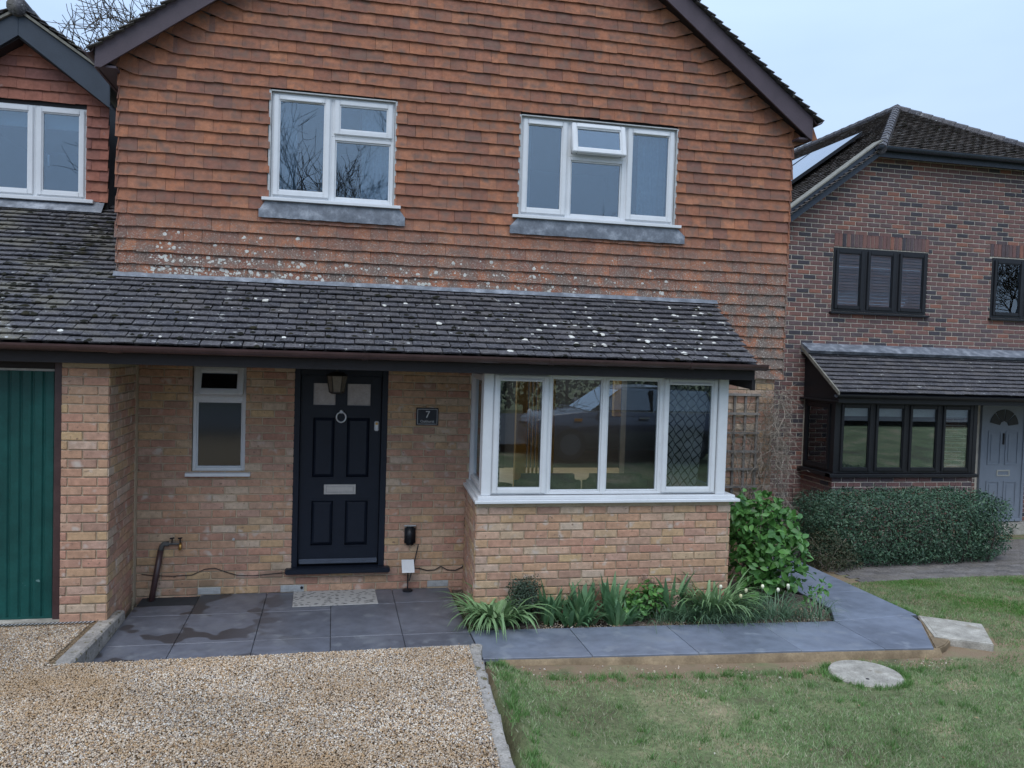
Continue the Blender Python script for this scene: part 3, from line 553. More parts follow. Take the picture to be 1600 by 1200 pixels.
for a, b, z in ((-.66, -1.36, .105), (-1.365, -2.13, .15)):
    V = [(.04, a, -.1), (.04, b, -.1), (-.10, b, -.1), (-.10, a, -.1)]
    h = lambda y: .085+.058*(-.66-y)/1.0
    V += [(.035, a, h(a)-.015), (.03, b, h(b)-.015), (-.10, b, h(b)-.015), (-.10, a, h(a)-.015), (.02, a-.01, h(a)), (.015, b+.01, h(b)), (-.085, b+.01, h(b)), (-.085, a-.01, h(a))]
    P.add(None, V, [(8, 9, 10, 11)[::-1]]+[(p+q, p+(q+1) % 4, p+4+(q+1) % 4, p+4+q) for p in (0, 4) for q in range(4)], Matrix())
P.finish()
mb = MB(); n = 26; xs = np.linspace(3.0, 6.6, 45); ys = np.linspace(-1.5, 0, 22)
V, F = grid(xs, ys, lambda X, Y: np.where(Y < -1.30-.047*(X-2.97), -.06, -.03+.03*np.sin(X*5.1)*np.sin(Y*6.3)+rng.normal(0, .008, X.shape))); npobj('flower_bed', V, F, M['soil'], None, None, True, kind='structure')
def bok(x, y): return (y > -1.29-.047*(x-2.97)) & (x < 6.5)
V, F, rr = pebbles(3500, 3.02, 6.4, -1.45, -.95, bok, lambda x, y: -.02+0*x, .003, .009)
npobj('bed_grit', V, F, M['gravel'], None, rr, False, kind='stuff', label='scattered small stones on the flower bed soil', cat='grit')

# ------------------------------------------------------------------ main house
H = thing('house', 'tile hung detached house with buff brick ground floor, navy door and long mossy porch roof', 'house', (0, 0, 0))
GZ, G = 2.2268, .1153
gl = lambda x: 5.107+.735*x          # underside lines of the verge boards
gr = lambda x: 9.877-.75*x
mb = MB()
mb.box((-.02, .004, -.5), (.455, .10, 2.45)); mb.box((.945, .004, -.5), (1.40, .10, 2.45)); mb.box((.455, .004, -.5), (.945, .10, 1.20)); mb.box((1.40, .004, -.5), (2.305, .10, .19)); mb.box((2.305, .004, -.5), (3.14, .10, 2.45)); mb.box((5.47, .004, -.5), (6.545, .10, 2.45)); mb.box((3.14, .004, -.5), (5.47, .10, .9)); mb.box((.455, .004, 2.215), (.945, .10, 2.45)); mb.box((1.40, .004, 2.21), (2.305, .10, 2.45))
mb.box((-.386, -.994, -.5), (-.036, -.10, 2.45)); mb.box((-.386, -.10, -.5), (-.021, .10, 2.45))
mb.box((3.066, -.994, -.5), (5.549, -.88, 1.06)); mb.prism([(3.066, -.88, -.5), (3.20, -.88, -.5), (3.20, .003, -.5), (3.124, .003, -.5)], (0, 0, 1.56)); mb.box((5.43, -.88, -.5), (5.549, .003, 1.06))
mb.box((6.44, .10, -.5), (6.545, 4.6, 2.45))
wall = mb.build('mortar_bed', M['mortar'], H)
P = Pieces('brick', 'brickwork', H, M['brick'])
ab = [(.53, .745, .0, .075), (1.30, 1.53, .0, .075), (2.745, 2.965, .01, .08)]
brickwork(P, (0, 0, 0), (1, 0, 0), (0, 0, 1), -.030, 3.145, -.075, 33, [(.455, .945, 1.19, 2.25), (1.40, 2.305, .20, 2.25)]+ab, off=.1125-.005, vis=lambda u, v: v < 2.2)
brickwork(P, (0, 0, 0), (1, 0, 0), (0, 0, 1), 5.48, 6.55, -.3, 35, off=.05, vis=lambda u, v: u > 5.9 and v > .9)
for s in (0,): brickwork(P, (0, -1, 0), (1, 0, 0), (0, 0, 1), -.386, -.033, .0215-.075, 30, off=-.161, vis=lambda u, v: v > .1)
brickwork(P, (-.033, -1, 0), (0, 1, 0), (0, 0, 1), 0, 1.0, -.0535, 30, off=.05)
brickwork(P, (0, -1, 0), (1, 0, 0), (0, 0, 1), 3.06, 5.555, 1.0192-.075*15, 15, off=.115, vis=lambda u, v: v > .1)
brickwork(P, (3.118, 0, 0), (-.058, -1, 0), (0, 0, 1), 0, 1.0, 1.0192-.075*15, 15, off=.02)
brickwork(P, (5.555, -1, 0), (0, 1, 0), (0, 0, 1), 0, 1.0, 1.0192-.075*15, 15, off=.02, vis=lambda u, v: False)
brickwork(P, (6.55, 0, 0), (0, 1, 0), (0, 0, 1), 0, 4.6, -.3, 35, off=.0, vis=lambda u, v: False)
P.finish()
# upper walls behind the tiles
mb = MB()
def wallpoly(holes_x): pass
for a, b, z0, z1 in ((-.2, 1.125, 2.25, 4.95), (2.308, 3.572, 2.25, 4.95), (5.274, 6.6, 2.25, 4.95), (1.125, 2.308, 2.25, 3.82), (3.572, 5.274, 2.25, 3.82), (1.125, 2.308, 4.855, 4.95), (3.572, 5.274, 4.845, 4.95)): mb.box((a, -.022, z0), (b, .10, z1))
mb.prism([(-.2, -.022, 4.95), (6.6, -.022, 4.95), (3.207, -.022, 7.43)], (0, .12, 0)); mb.box((-.2, .10, 2.25), (-.10, 4.6, 4.95)); mb.box((6.5, .10, 2.25), (6.6, 4.6, 4.95))
mb.build('wall_felt', M['fascia'], H)
P = Pieces('wall_tile', 'tile_hanging', H, M['walltile'])
holes = [(1.122, 2.312, 3.74, 4.862), (3.568, 5.278, 3.74, 4.852)]
BRK = .36
def span(v):
    a, b = -.235, 6.64
    if v < 3.0: a = 5.45
    zt = v+.0
    if zt > 4.72: b = min(b, (9.877-zt)/.75+.02-BRK+.125)
    if zt > 4.86: a = max(a, (zt-5.107)/.735-.02+BRK-.125)
    a += random.uniform(-.012, .010); b += random.uniform(-.006, .006)
    return (a, b) if b-a > .12 else None
tiling(P, (0, -.027, 0), (1, 0, 0), (0, 0, 1), GZ, 46, G, span, holes, off=.03, h0=.029)
B0 = FRONT(-.027)
for r in range(20, 46):                               # winchester cut courses: the last tiles of each course swing up along the verge
    v = GZ+r*G
    for sgn, fn, ok in ((1, (9.877-v)/.75+.02-BRK+.10, v > 4.72), (-1, (v-5.107)/.735-.02+BRK-.10, v > 4.86)):
        if not ok or not (-.2 < fn < 6.6) or (sgn > 0 and fn < 3.25) or (sgn < 0 and fn > 3.15): continue
        w1 = random.uniform(.15, .19); xs_ = [0, w1, .335]; rise = .34
        for a, b in zip(xs_, xs_[1:]):
            h = G*1.35; e = .0015
            Q = [(fn+sgn*(a+e), v+a*rise), (fn+sgn*(b-e), v+b*rise), (fn+sgn*(b-e-h*rise*.9), v+b*rise+h), (fn+sgn*(a+e-h*rise*.9*(1 if a else 0)), v+a*rise+h)]
            if sgn < 0: Q = [Q[1], Q[0], Q[3], Q[2]]
            V = [(Q[0][0], Q[0][1], .031), (Q[1][0], Q[1][1], .031), (Q[2][0], Q[2][1], .004), (Q[3][0], Q[3][1], .004), (Q[0][0], Q[0][1], .019), (Q[1][0], Q[1][1], .019), (Q[2][0], Q[2][1], 0), (Q[3][0], Q[3][1], 0)]
            P.add(None, [(a_, b_-v, c_) for a_, b_, c_ in V], [(0, 1, 2, 3), (4, 5, 1, 0), (5, 6, 2, 1), (7, 4, 0, 3)], B0 @ Matrix.Translation((0, v, random.uniform(.002, .005))))
# return tiles on the left flank of the main block, above the garage roof
tiling(P, (-.206, 0, 0), (0, -1, 0), (0, 0, 1), GZ+6*G, 18, G, lambda v: (-2.2, .055), off=.08, vis=lambda u, v: False)
tiling(P, (6.606, 0, 0), (0, 1, 0), (0, 0, 1), GZ, 24, G, lambda v: (-.06, 1.5), off=.08, vis=lambda u, v: False)
P.finish()
# upper windows
for (a, b, z0, z1, lights, vents, cols, lab) in (
    (1.133, 2.30, 3.851, 4.85, [(1.133, 1.70, 3.851, 4.85, 'sash'), (1.70, 2.30, 4.475, 4.85, 'sash'), (1.70, 2.30, 3.851, 4.475, 'fixed')], [(1.27, 1.60, 4.787)], [(1.17, 1.37, .14), (1.99, 2.27, .14)], 'white two light window with small top vent closed'),
    (3.58, 5.266, 3.846, 4.84, [(3.58, 4.088, 3.846, 4.84, 'sash'), (4.088, 4.708, 4.475, 4.84, 'vent', 14), (4.088, 4.708, 3.846, 4.475, 'fixed'), (4.708, 5.266, 3.846, 4.84, 'sash')], [(3.66, 4.0, 4.777), (4.80, 5.17, 4.777)], [(3.62, 3.72, .12), (4.90, 5.22, .12)], 'white three light window with its top vent ajar')):
    w = window(H, FRONT(-.015), lights, M['upvc'], M['glass_up'], (a-.075, b+.075, z0-.042, z0, .075), label=lab, vents=vents)
    for (c0, c1, y) in cols: curtain(w, c0, c1, y, z0, z1, M['curtain'], 4, .018)
    room(H, (a-.3, .08, z0-.6), (b+.3, 3.2, z1+.2), M['roomdark'])
    mb = MB(); mb.box((b+.002, -.046, z0), (b+.022, .05, z1+.012)); mb.box((a-.024, -.046, z0), (a-.002, .05, z1+.012)); mb.box((a-.002, -.055, z1+.002), (b+.002, .05, z1+.012)); mb.build('reveal_trim', M['greyvent'], w)
    mb = MB(); n = 24; V = []; F = []
    for i in range(n+1):
        x = a-.10+(b-a+.22)*i/n; lo = z0-.205+.005*math.sin(i*2.1)*(random.random()); V += [(x, -.078+.004*math.sin(i*1.7), lo), (x, -.074, (lo+z0)/2-.02), (x, -.060, z0-.045 if a-.08 < x < b+.085 else z0-.135)]
    F = [(3*i+k, 3*i+3+k, 3*i+4+k, 3*i+1+k) for i in range(n) for k in (0, 1)]; npobj('lead_apron', V, F, M['lead'], w, None, True)
# main roof
c_, s_ = math.cos(math.atan(.735)), math.sin(math.atan(.735)); XR = 3.208; ZR = 7.72
mb = MB()
for sg in (-1, 1):
    ex = XR+sg*3.60; ez = ZR-3.60*.742
    mb.prism([(XR, -.20, ZR-.03), (ex, -.20, ez-.03), (ex, -.20, ez-.07), (XR, -.20, ZR-.07)], (0, 4.85, 0))
mb.build('roof_deck', M['fascia'], H)
P = Pieces('roof_tile', 'roof_tiling', H, M['rooftile'])
for sg in (-1, 1):
    sl = math.hypot(1, .742); Vd = (-sg/sl, 0, .742/sl); ex = XR+sg*3.63; ez = ZR-3.63*.742-.03
    U_ = (0, sg, 0); rng_ = (lambda v: (-.27, 2.0)) if sg > 0 else (lambda v: (-2.0, .27))
    tiling(P, (ex, 0, ez), U_, Vd, 0, 44, .108, rng_, off=.1, h0=.036, vis=lambda u, v, sg=sg: False)
mr = P
for sg, foot in ((-1, (-.38, 4.866, 5.05)), (1, (6.757, 4.817, 5.055))):
    lo = gl if sg < 0 else gr; ap = 3.2094
    mb = MB(); fx = foot[0]; jx = -.33 if sg < 0 else 6.60
    pts = [(ap, -.215, lo(ap)), (jx, -.215, lo(jx)), (fx, -.215, foot[1]), (fx, -.215, foot[2]), (ap, -.215, lo(ap)+.225)]
    if sg > 0: pts = [(ap, -.215, lo(ap)), (6.70, -.215, 4.85), (fx, -.215, foot[1]), (fx, -.215, foot[2]), (ap, -.215, lo(ap)+.225)]
    mb.prism(pts, (0, .022, 0)); mb.build('barge_board', M['barge'], H, bevel=.003)
    mb = MB()     # verge undercloak and soffit strip between board and wall
    mb.prism([(ap, -.192, lo(ap)+.02), (fx, -.192, foot[1]+.05), (fx, -.192, foot[1]+.07), (ap, -.192, lo(ap)+.04)], (0, .19, 0)); mb.build('verge_soffit', M['fascia'], H)
    mb = MB(); x0, x1 = sorted((fx, -.21 if sg < 0 else 6.61)); mb.box((x0, -.19, foot[1]+.01), (x1, 4.6, foot[1]+.03)); mb.box((fx-.01, -.19, foot[1]), (fx+.01, 4.6, foot[2]-.02)); mb.build('soffit_box', M['barge'], H)
    gx = fx+sg*.065; V = []; mb = MB(); pr = [(math.cos(t)*.058, math.sin(t)*.058) for t in np.linspace(math.pi, 2*math.pi, 9)]; pr += [(q*.9, z*.9) for q, z in pr[::-1]]
    mb.prism([(gx+q, -.22, foot[2]-.01+z) for q, z in pr], (0, 4.8 if sg > 0 else .45, 0)); mb.build('gutter', M['brownp'], H)
# lean-to roof over porch, bay and garage
SL = .5259; cs, sn = 1/math.hypot(1, SL), SL/math.hypot(1, SL); OY, OZ = -1.245, 2.385
def rz(y): return OZ+SL*(y-OY)
mb = MB()
mb.prism([(-6, OY+.03, rz(OY+.03)-.03), (-6, -.03, rz(-.03)-.03), (-6, -.03, rz(-.03)-.06), (-6, OY+.03, rz(OY+.03)-.06)], (11.68, 0, 0)); mb.prism([(-6, -.03, rz(-.03)-.03), (-6, 1.62, rz(1.62)-.03), (-6, 1.62, rz(1.62)-.06), (-6, -.03, rz(-.03)-.06)], (5.79, 0, 0)); mb.build('lean_to_deck', M['fascia'], H)
def rspan(v):
    y = OY+v*cs; vx = 5.655+.135*(y-OY)/1.2+random.uniform(-.008, .008)
    return (-3.2, vx) if y < -.09 else ((-3.2, -.215) if y < 1.60 else None)
tiling(P, (0, OY, OZ), (1, 0, 0), (0, cs, sn), 0, 29, .1135, rspan, off=.04, h0=.030, sag=.006, gaps=(.003, .005, .008, .012), vis=lambda u, v: u > -1.8)
mr.finish()
mb = MB()                                            # moss cushions lodged in the roof joints
for _ in range(900):
    x = random.uniform(-2.6, 5.6); v = random.random()
    if x < .3: v = random.random()*(3.0 if x < -.25 else 1.3)
    else: v = random.random()*1.3
    if x > 0 and random.random() < .35: continue
    v = math.floor(v/.1135)*.1135+random.uniform(-.012, .03); y = OY+v*cs; z = OZ+v*sn+.032
    if y > -.1 and x > -.3: continue
    s = random.choice((.005, .007, .009, .012, .016, .020)); k = 6; pr = [(s*1.25, 0), (s*1.0, s*.45), (s*.5, s*.75)]; i = len(mb.v); mb.lathe(pr, (0, 0, 0), k)
    mb.xform(Matrix.Translation((x, y, z-.006)) @ Matrix.Rotation(math.atan(SL), 4, 'X') @ Matrix.Diagonal((random.uniform(.8, 1.7), random.uniform(.7, 1.2), 1, 1)) @ Matrix.Rotation(random.random()*6, 4, 'Z'), i)
mb.build('moss', M['moss'], H, smooth=True, kind='stuff')
mb = MB()                                            # moss mat spreading down the old valley at the left
for _ in range(420):
    v = random.uniform(.1, 2.9); x = -.55-.55*(1-v/2.9)+random.gauss(0, .16); v = math.floor(v/.1135)*.1135+random.uniform(-.012, .03); y = OY+v*cs; z = OZ+v*sn+.03
    sz_ = random.uniform(.006, .024); i = len(mb.v); mb.lathe([(sz_*1.3, 0), (sz_, sz_*.35), (sz_*.45, sz_*.6)], (0, 0, 0), 6)
    mb.xform(Matrix.Translation((x, y, z-.006)) @ Matrix.Rotation(math.atan(SL), 4, 'X') @ Matrix.Diagonal((random.uniform(.8, 2.0), random.uniform(.7, 1.2), 1, 1)) @ Matrix.Rotation(random.random()*6, 4, 'Z'), i)
mb.build('moss', M['moss'], H, smooth=True, kind='stuff')
def patch(mb, Mx, r):
    k = 8; V = [(0, 0, .0028)]; rs_ = [r*random.uniform(.75, 1.2) for _ in range(k)]
    V += [(rs_[j]*math.cos(2*math.pi*j/k), rs_[j]*math.sin(2*math.pi*j/k), .0018) for j in range(k)]+[(rs_[j]*1.08*math.cos(2*math.pi*j/k), rs_[j]*1.08*math.sin(2*math.pi*j/k), -.004) for j in range(k)]
    i = len(mb.v); mb.add(V, [(0, 1+j, 1+(j+1) % k) for j in range(k)]+[(1+j, 9+j, 9+(j+1) % k, 1+(j+1) % k) for j in range(k)]); mb.xform(Mx, i)
mb = MB()
for _ in range(330):                                 # lichen discs on the lowest hung tiles and on the porch roof
    x = min(5.7, .08+abs(random.expovariate(.8))) if random.random() < .8 else random.uniform(0, 5.7); k = random.choices((7, 8, 9, 10), (8, 6, 2, 1))[0]; t = random.uniform(.25, .8) if k > 7 else random.uniform(.3, .9)
    h = .031-.026*t/1.32; patch(mb, B0 @ Matrix.Translation((x, GZ+k*G+t*G, h)) @ Matrix.Diagonal((1, random.uniform(.75, 1.1), 1, 1)), random.choice((.005, .006, .008, .010, .014, .019)))
for _ in range(120):
    x = random.uniform(-2.4, 5.6) if random.random() < .45 else 5.65-abs(random.gauss(0, 1.3)); v = random.uniform(.02, 1.25); t = (v/.1135) % 1
    patch(mb, basis((0, OY, OZ), (1, 0, 0), (0, cs, sn)) @ Matrix.Translation((x, v, .031-.020*t)), random.choice((.006, .008, .010, .014, .020, .027)))
mb.build('lichen', M['lichen'], H, kind='stuff')
V = []; F = []; n = 60
for i in range(n+1):
    x = -.24+6.03*i/n; V += [(x, -.105+random.uniform(-.006, .006), rz(-.105)+.038), (x, -.075, rz(-.075)+.043), (x, -.066, rz(-.07)+.062+random.uniform(-.003, .003))]
F = [(3*i+k, 3*i+3+k, 3*i+4+k, 3*i+1+k) for i in range(n) for k in (0, 1)]; npobj('lead_flashing', V, F, M['lead'], H, None, True)
mb = MB(); mb.box((-6, -1.185, 2.235), (5.66, -1.163, 2.365)); mb.build('fascia_board', M['fascia'], H, bevel=.002)
mb = MB(); mb.box((-6, -1.160, 2.238), (5.655, -.002, 2.25)); mb.build('porch_soffit', M['fascia'], H)
mb = MB(); mb.prism([(5.632, -1.16, 2.15), (5.632, -.055, 2.22), (5.632, -.055, rz(-.055)-.07), (5.632, -1.16, rz(-1.16)-.07)], (.022, 0, 0)); mb.box((5.63, -1.19, 2.14), (5.665, -1.155, 2.24)); mb.build('barge_board', M['fascia'], H)
mb = MB(); pr = [(math.cos(t)*.056, math.sin(t)*.056) for t in np.linspace(math.pi, 2*math.pi, 11)]; pr += [(q*.93, z*.93) for q, z in pr[::-1]]
mb.prism([(-6, -1.262+q, 2.385+z) for q, z in pr], (11.72, 0, 0)); gut = mb.build('gutter', M['brownp'], H, smooth=False)
mb = MB(); mb.prism([(5.716, -1.262+q*1.06, 2.387+z*1.06) for q, z in pr[:11]], (.012, 0, 0)); mb.build('stop_end', M['brownp'], gut)
for x in (-2.1, .02, 2.0, 3.62, 4.95):
    mb = MB(); mb.prism([(x, -1.262+q*1.09, 2.385+z*1.09) for q, z in pr[:11]], (.05 if x != .02 else .11, 0, 0)); mb.box((x+.01, -1.262+.05, 2.33), (x+.04, -1.186, 2.36)); mb.build('gutter_bracket', M['brownp'], gut)
# bay window
BB = FRONT(-.965)
w = window(H, BB, [(3.09, 3.715, 1.125, 2.235, 'fixed'), (3.715, 4.26, 1.125, 2.235, 'fixed'), (4.26, 4.83, 1.125, 2.235, 'fixed'), (4.83, 5.485, 1.125, 2.235, 'fixed')][1:3], M['upvc'], M['glass_low'], label='white four light bay window with opening sashes at each end', fw=.026)
for l in ((3.185, 3.715), (4.83, 5.40)):
    w2 = window(w, BB, [(l[0], l[1], 1.125, 2.235, 'sash')], M['upvc'], M['glass_low'], fw=.024, sw=.045, name='casement', vents=[(l[0]+.08, l[1]-.08, 2.178)])
for a, b in ((3.098, 3.186), (5.402, 5.50)):
    mb = MB(); mb.box((a, -.99, 1.118), (b, -.90, 2.236)); mb.build('corner_post', M['upvc'], w, bevel=.006, seg=2)
mb = MB(); mb.prism([(3.088, .0, 1.058), (3.030, -1.07, 1.058), (5.625, -1.07, 1.058), (5.625, -.02, 1.058), (5.5, -.02, 1.058), (5.5, -.9, 1.058), (3.20, -.9, 1.058), (3.20, 0, 1.058)], (0, 0, .028)); mb.prism([(3.118, .0, 1.086), (3.062, -1.03, 1.086), (5.59, -1.03, 1.086), (5.59, -.02, 1.086), (5.45, -.02, 1.086), (5.45, -.88, 1.086), (3.21, -.88, 1.086), (3.21, 0, 1.086)], (0, 0, .032)); mb.build('sill', M['upvc'], w, bevel=.004)
for x, U_ in ((3.178, (-.066, -1, 0)), (5.513, (0, 1, 0))):
    Bs = basis((x, 0, 0), U_, (0, 0, 1)); ls = [(.01, .90, 1.12, 2.235, 'sash')] if x < 4 else [(-.90, -.01, 1.12, 2.235, 'fixed')]
    window(w, Bs, ls, M['upvc'], M['glass_low'], fw=.03, sw=.05, name='side_light')
mb = MB(); mb.box((3.146, -.035, 1.119), (3.20, .03, 2.235)); mb.build('side_jamb', M['upvc'], w)
# sitting room behind the bay
z0, z1, ym, yb = .16, 2.42, 4.55, 7.6
mb = MB(); mb.box((2.8, .11, z0-.05), (6.43, ym, z0)); mb.box((2.8, ym, z0-.05), (7.5, yb, z0)); mb.box((3.19, -.87, z0-.05), (5.42, .11, z0)); mb.build('room_floor', M['woodfloor'], H)
mb = MB(); mb.box((2.75, .11, z0), (2.80, yb, z1)); mb.box((6.40, .11, z0), (6.435, ym-.3, z1)); mb.box((7.5, ym, z0), (7.55, yb, z1)); mb.box((6.55, ym, z0), (7.5, ym+.05, z1)); mb.box((2.75, yb, z0), (4.1, yb+.05, z1)); mb.box((5.1, yb, z0), (7.55, yb+.05, z1)); mb.build('room_wall', M['room'], H)
mb = MB(); mb.box((2.75, .11, z1), (6.45, ym, z1+.04)); mb.box((3.19, -.87, z1-.1), (5.42, .11, z1-.06)); mb.build('room_ceiling', M['room'], H)
for x0, x1 in ((4.10, 4.22), (4.66, 4.76), (5.0, 5.1)):
    mb = MB(); mb.box((x0, yb-.06, z0), (x1, yb+.02, 2.40)); mb.build('patio_door_frame', M['black'], H)
for x0, x1, y in ((4.82, 4.98, 5.3), (6.60, 6.72, 5.4), (6.80, 6.85, 5.4)):
    mb = MB(); mb.box((x0, y, z0 if y < 5.35 else 1.42), (x1, y+.12, 2.45)); mb.build('pine_post', M['pine'], H)
mb = MB(); mb.box((6.60, 5.4, 1.38), (6.85, 5.52, 1.419)); mb.build('pine_shelf', M['pine'], H)
for k in range(8):
    mb = MB(); x = 5.0+k*.07; mb.box((x, 5.4, z0), (x+.034, 5.44, 2.40)); mb.build('slat', M['pine'], H)
sofa = thing('sofa', 'taupe sofa with two back cushions behind the bay window', 'sofa', (4.3, .1, z0))
mb = MB(); mb.box((3.55, -.15, z0), (5.15, .75, z0+.42)); mb.build('seat', M['sofa'], sofa, bevel=.04, seg=2)
for x0 in (3.62, 4.36):
    mb = MB(); mb.box((x0, -.16, z0+.45), (x0+.70, .06, 1.18)); mb.build('cushion', M['sofa'], sofa, bevel=.07, seg=3, smooth=True)
box = thing('storage_crate', 'blue storage crate on the sitting room floor', 'crate', (4.3, 2.6, z0))
mb = MB(); mb.box((4.15, 2.4, z0), (4.75, 2.8, z0+.32)); mb.build('tub', plain('blue_plastic', (.02, .05, .13), .5), box, bevel=.02)
mb = MB(); mb.box((4.12, 2.37, z0+.323), (4.78, 2.83, z0+.36)); mb.build('lid', plain('orange_card', (.32, .14, .04), .7), box, bevel=.01)
bk = thing('wicker_basket', 'tall cream wicker basket beside the storage crate', 'basket', (3.9, 2.5, z0))
mb = MB(); mb.lathe([(.13, 0), (.16, .25), (.18, .5), (.165, .5), (.14, .03)], (3.98, 2.5, z0), 16); mb.build('basket_body', plain('wicker', (.40, .33, .24), .9, .3, 60, .6), bk)
curtain(w, 4.93, 5.40, -.80, 1.12, 2.24, M['lattice'], 4, .022, (5, 11), .25); curtain(w, 3.20, 3.30, -.80, 1.12, 2.24, M['lattice'], 2, .02, (1.5, 11))
# cloakroom window
w = window(H, FRONT(.03), [(.46, .945, 1.905, 2.222, 'vent', 22), (.46, .945, 1.20, 1.905, 'fixed')], M['upvc'], M['obscure'], (.405, 1.0, 1.155, 1.199, .085), label='narrow white cloakroom window with its top vent ajar', vents=[])
room(H, (.3, .12, .8), (1.15, 1.5, 2.4), M['roomdark'])
# front door
DB = FRONT(.06); D = thing('front_door', None, None); D['label'] = 'navy panelled door with two small square panes'; wpar(D, H)
mb = MB(); mb.box((1.395, -.004, .245), (1.455, .10, 2.21)); mb.box((2.245, -.004, .245), (2.305, .10, 2.21)); mb.box((1.455, -.004, 2.15), (2.245, .10, 2.21)); mb.build('door_frame', M['doorp'], D, bevel=.004)
mb = MB(); mb.box((1.345, -.09, .195), (2.36, .10, .245)); mb.build('threshold', M['doorp'], D, bevel=.008, seg=2)
st = [1.46, 1.565, 1.802, 1.895, 2.145, 2.24]; zz = [.27, .435, .91, 1.12, 1.742, 1.84, 2.08, 2.145]
mb = MB()
for a, b in ((st[0], st[1]), (st[2], st[3]), (st[4], st[5])): mb.box((a, .05, zz[0]), (b, .09, zz[7]))
for a, b in ((st[1], st[2]), (st[3], st[4])):
    for c, d in ((zz[0], zz[1]), (zz[2], zz[3]), (zz[4], zz[5]), (zz[6], zz[7])): mb.box((a, .05, c), (b, .09, d))
mb.build('door_leaf', M['doorp'], D)
for a, b in ((st[1], st[2]), (st[3], st[4])):
    for c, d in ((zz[1], zz[2]), (zz[3], zz[4])):
        mb = MB(); Bd = FRONT(.05); ring(mb, Bd, a, b, c, d, .014, -.02, .006); i = len(mb.v); e = .016; f = .045
        mb.add([(a+e, .072, c+e), (b-e, .072, c+e), (b-e, .072, d-e), (a+e, .072, d-e), (a+f, .050, c+f), (b-f, .050, c+f), (b-f, .050, d-f), (a+f, .050, d-f)], [(4, 5, 6, 7)]+[(j, (j+1) % 4, (j+1) % 4+4, j+4) for j in range(4)]); mb.build('panel', M['doorp'], D)
    mb = MB(); mb.box((a+.002, .062, zz[5]+.002), (b-.002, .068, zz[6]-.002)); mb.build('pane', M['doorglass'], D)
    mb = MB(); ring(mb, FRONT(.05), a, b, zz[5], zz[6], .012, -.02, .006); mb.build('glazing_bead', M['doorp'], D)
mb = MB(); mb.box((1.47, .03, .272), (2.235, .05, .315)); mb.box((1.475, .018, .272), (2.23, .03, .292)); mb.build('weather_bar', plain('grey_weather_bar', (.08, .095, .125), .4), D, bevel=.003)
mb = MB(); ring(mb, FRONT(.05), 1.697, 2.008, .962, 1.062, .022, 0, .010); lp = mb.build('letterplate', M['chrome'], D, bevel=.002)
mb = MB(); mb.box((1.72, .043, .985), (1.985, .049, 1.039)); mb.build('flap', M['chrome'], lp, bevel=.002)
mb = MB(); c = (1.849, .032, 1.735); mb.tube([(c[0]+.046*math.cos(t), c[1], c[2]+.050*math.sin(t)) for t in np.linspace(0, 2*math.pi, 25)], .0085, 8, cap=False); kn = mb.build('knocker', M['chrome'], D, smooth=True)
mb = MB(); mb.lathe([(.018, 0), (.022, .012), (.014, .022)], (1.849, .05, 1.79), 12, 1); mb.build('knocker_boss', M['chrome'], kn)
mb = MB(); mb.box((2.178, .035, 1.60), (2.222, .05, 1.70)); lk = mb.build('lock', M['white'], D, bevel=.012, seg=3)
mb = MB(); mb.lathe([(.013, 0), (.013, .008)], (2.2, .035, 1.675), 12, 1); mb.build('lock_cylinder', M['brass'], lk)
mb = MB(); mb.box((1.40, .101, .1), (2.30, .11, 2.3)); mb.build('hall_backing', M['black'], D)
# air bricks
for (a, b, z0, z1, hole) in ((.53, .745, .0, .075, 0), (1.30, 1.53, .0, .075, 1), (2.745, 2.965, .01, .08, 0)):
    mb = MB(); mb.box((a+.004, -.002, z0+.006), (b-.004, .01, z1-.004)); v = mb.build('air_brick', M['greyvent'], H)
    m2 = MB()
    for k in range(12):
        x = a+.012+k*(b-a-.03)/11; m2.box((x, -.008, z0+.012), (x+.008, -.0022, z1-.010))
    m2.box((a+.006, -.009, z0+.036), (b-.006, -.0081, z0+.042)); m2.build('grille', M['greyvent'], v)
    if hole: m3 = MB(); m3.lathe([(.014, 0), (.014, .012)], (b-.025, -.002, z0+.045), 12, 1); m3.build('pipe_hole', M['black'], v)
mb = MB(); mb.lathe([(.012, 0), (.012, .02)], (.855, 0, .54), 10, 1); mb.build('overflow_pipe', M['greyvent'], H)
# garage
GD = thing('garage_door', None, None); GD['label'] = 'ribbed green garage door'; wpar(GD, H)
x = -.462; k = 0
while x > -3.1:
    mb = MB(); mb.add([(x, -.893, .125), (x, -.893, 2.155), (x-.012, -.905, 2.155), (x-.012, -.905, .125), (x-.070, -.905, .125), (x-.070, -.905, 2.155), (x-.078, -.893, 2.155), (x-.078, -.893, .125), (x-.086, -.893, .125), (x-.086, -.893, 2.155)], [(0, 1, 2, 3), (3, 2, 5, 4), (4, 5, 6, 7), (7, 6, 9, 8)], 0)
    mb.build('panel', M['green'], GD); x -= .086
mb = MB(); mb.box((-3.1, -.900, 2.156), (-.462, -.88, 2.175)); mb.build('top_rail', M['greyvent'], GD)
mb = MB(); mb.box((-3.1, -.908, .108), (-.462, -.885, .126)); mb.build('bottom_rail', M['green'], GD)
mb = MB(); mb.box((-.460, -.94, .1), (-.388, -.84, 2.24)); mb.build('garage_jamb', M['brownp'], H, bevel=.004)
mb = MB(); mb.box((-6, -.94, 2.18), (-.461, -.84, 2.236)); mb.build('garage_head', M['fascia'], H)
mb = MB(); mb.box((-6, -.88, -.2), (-.46, -.875, 2.23)); mb.build('garage_backing', M['black'], H)
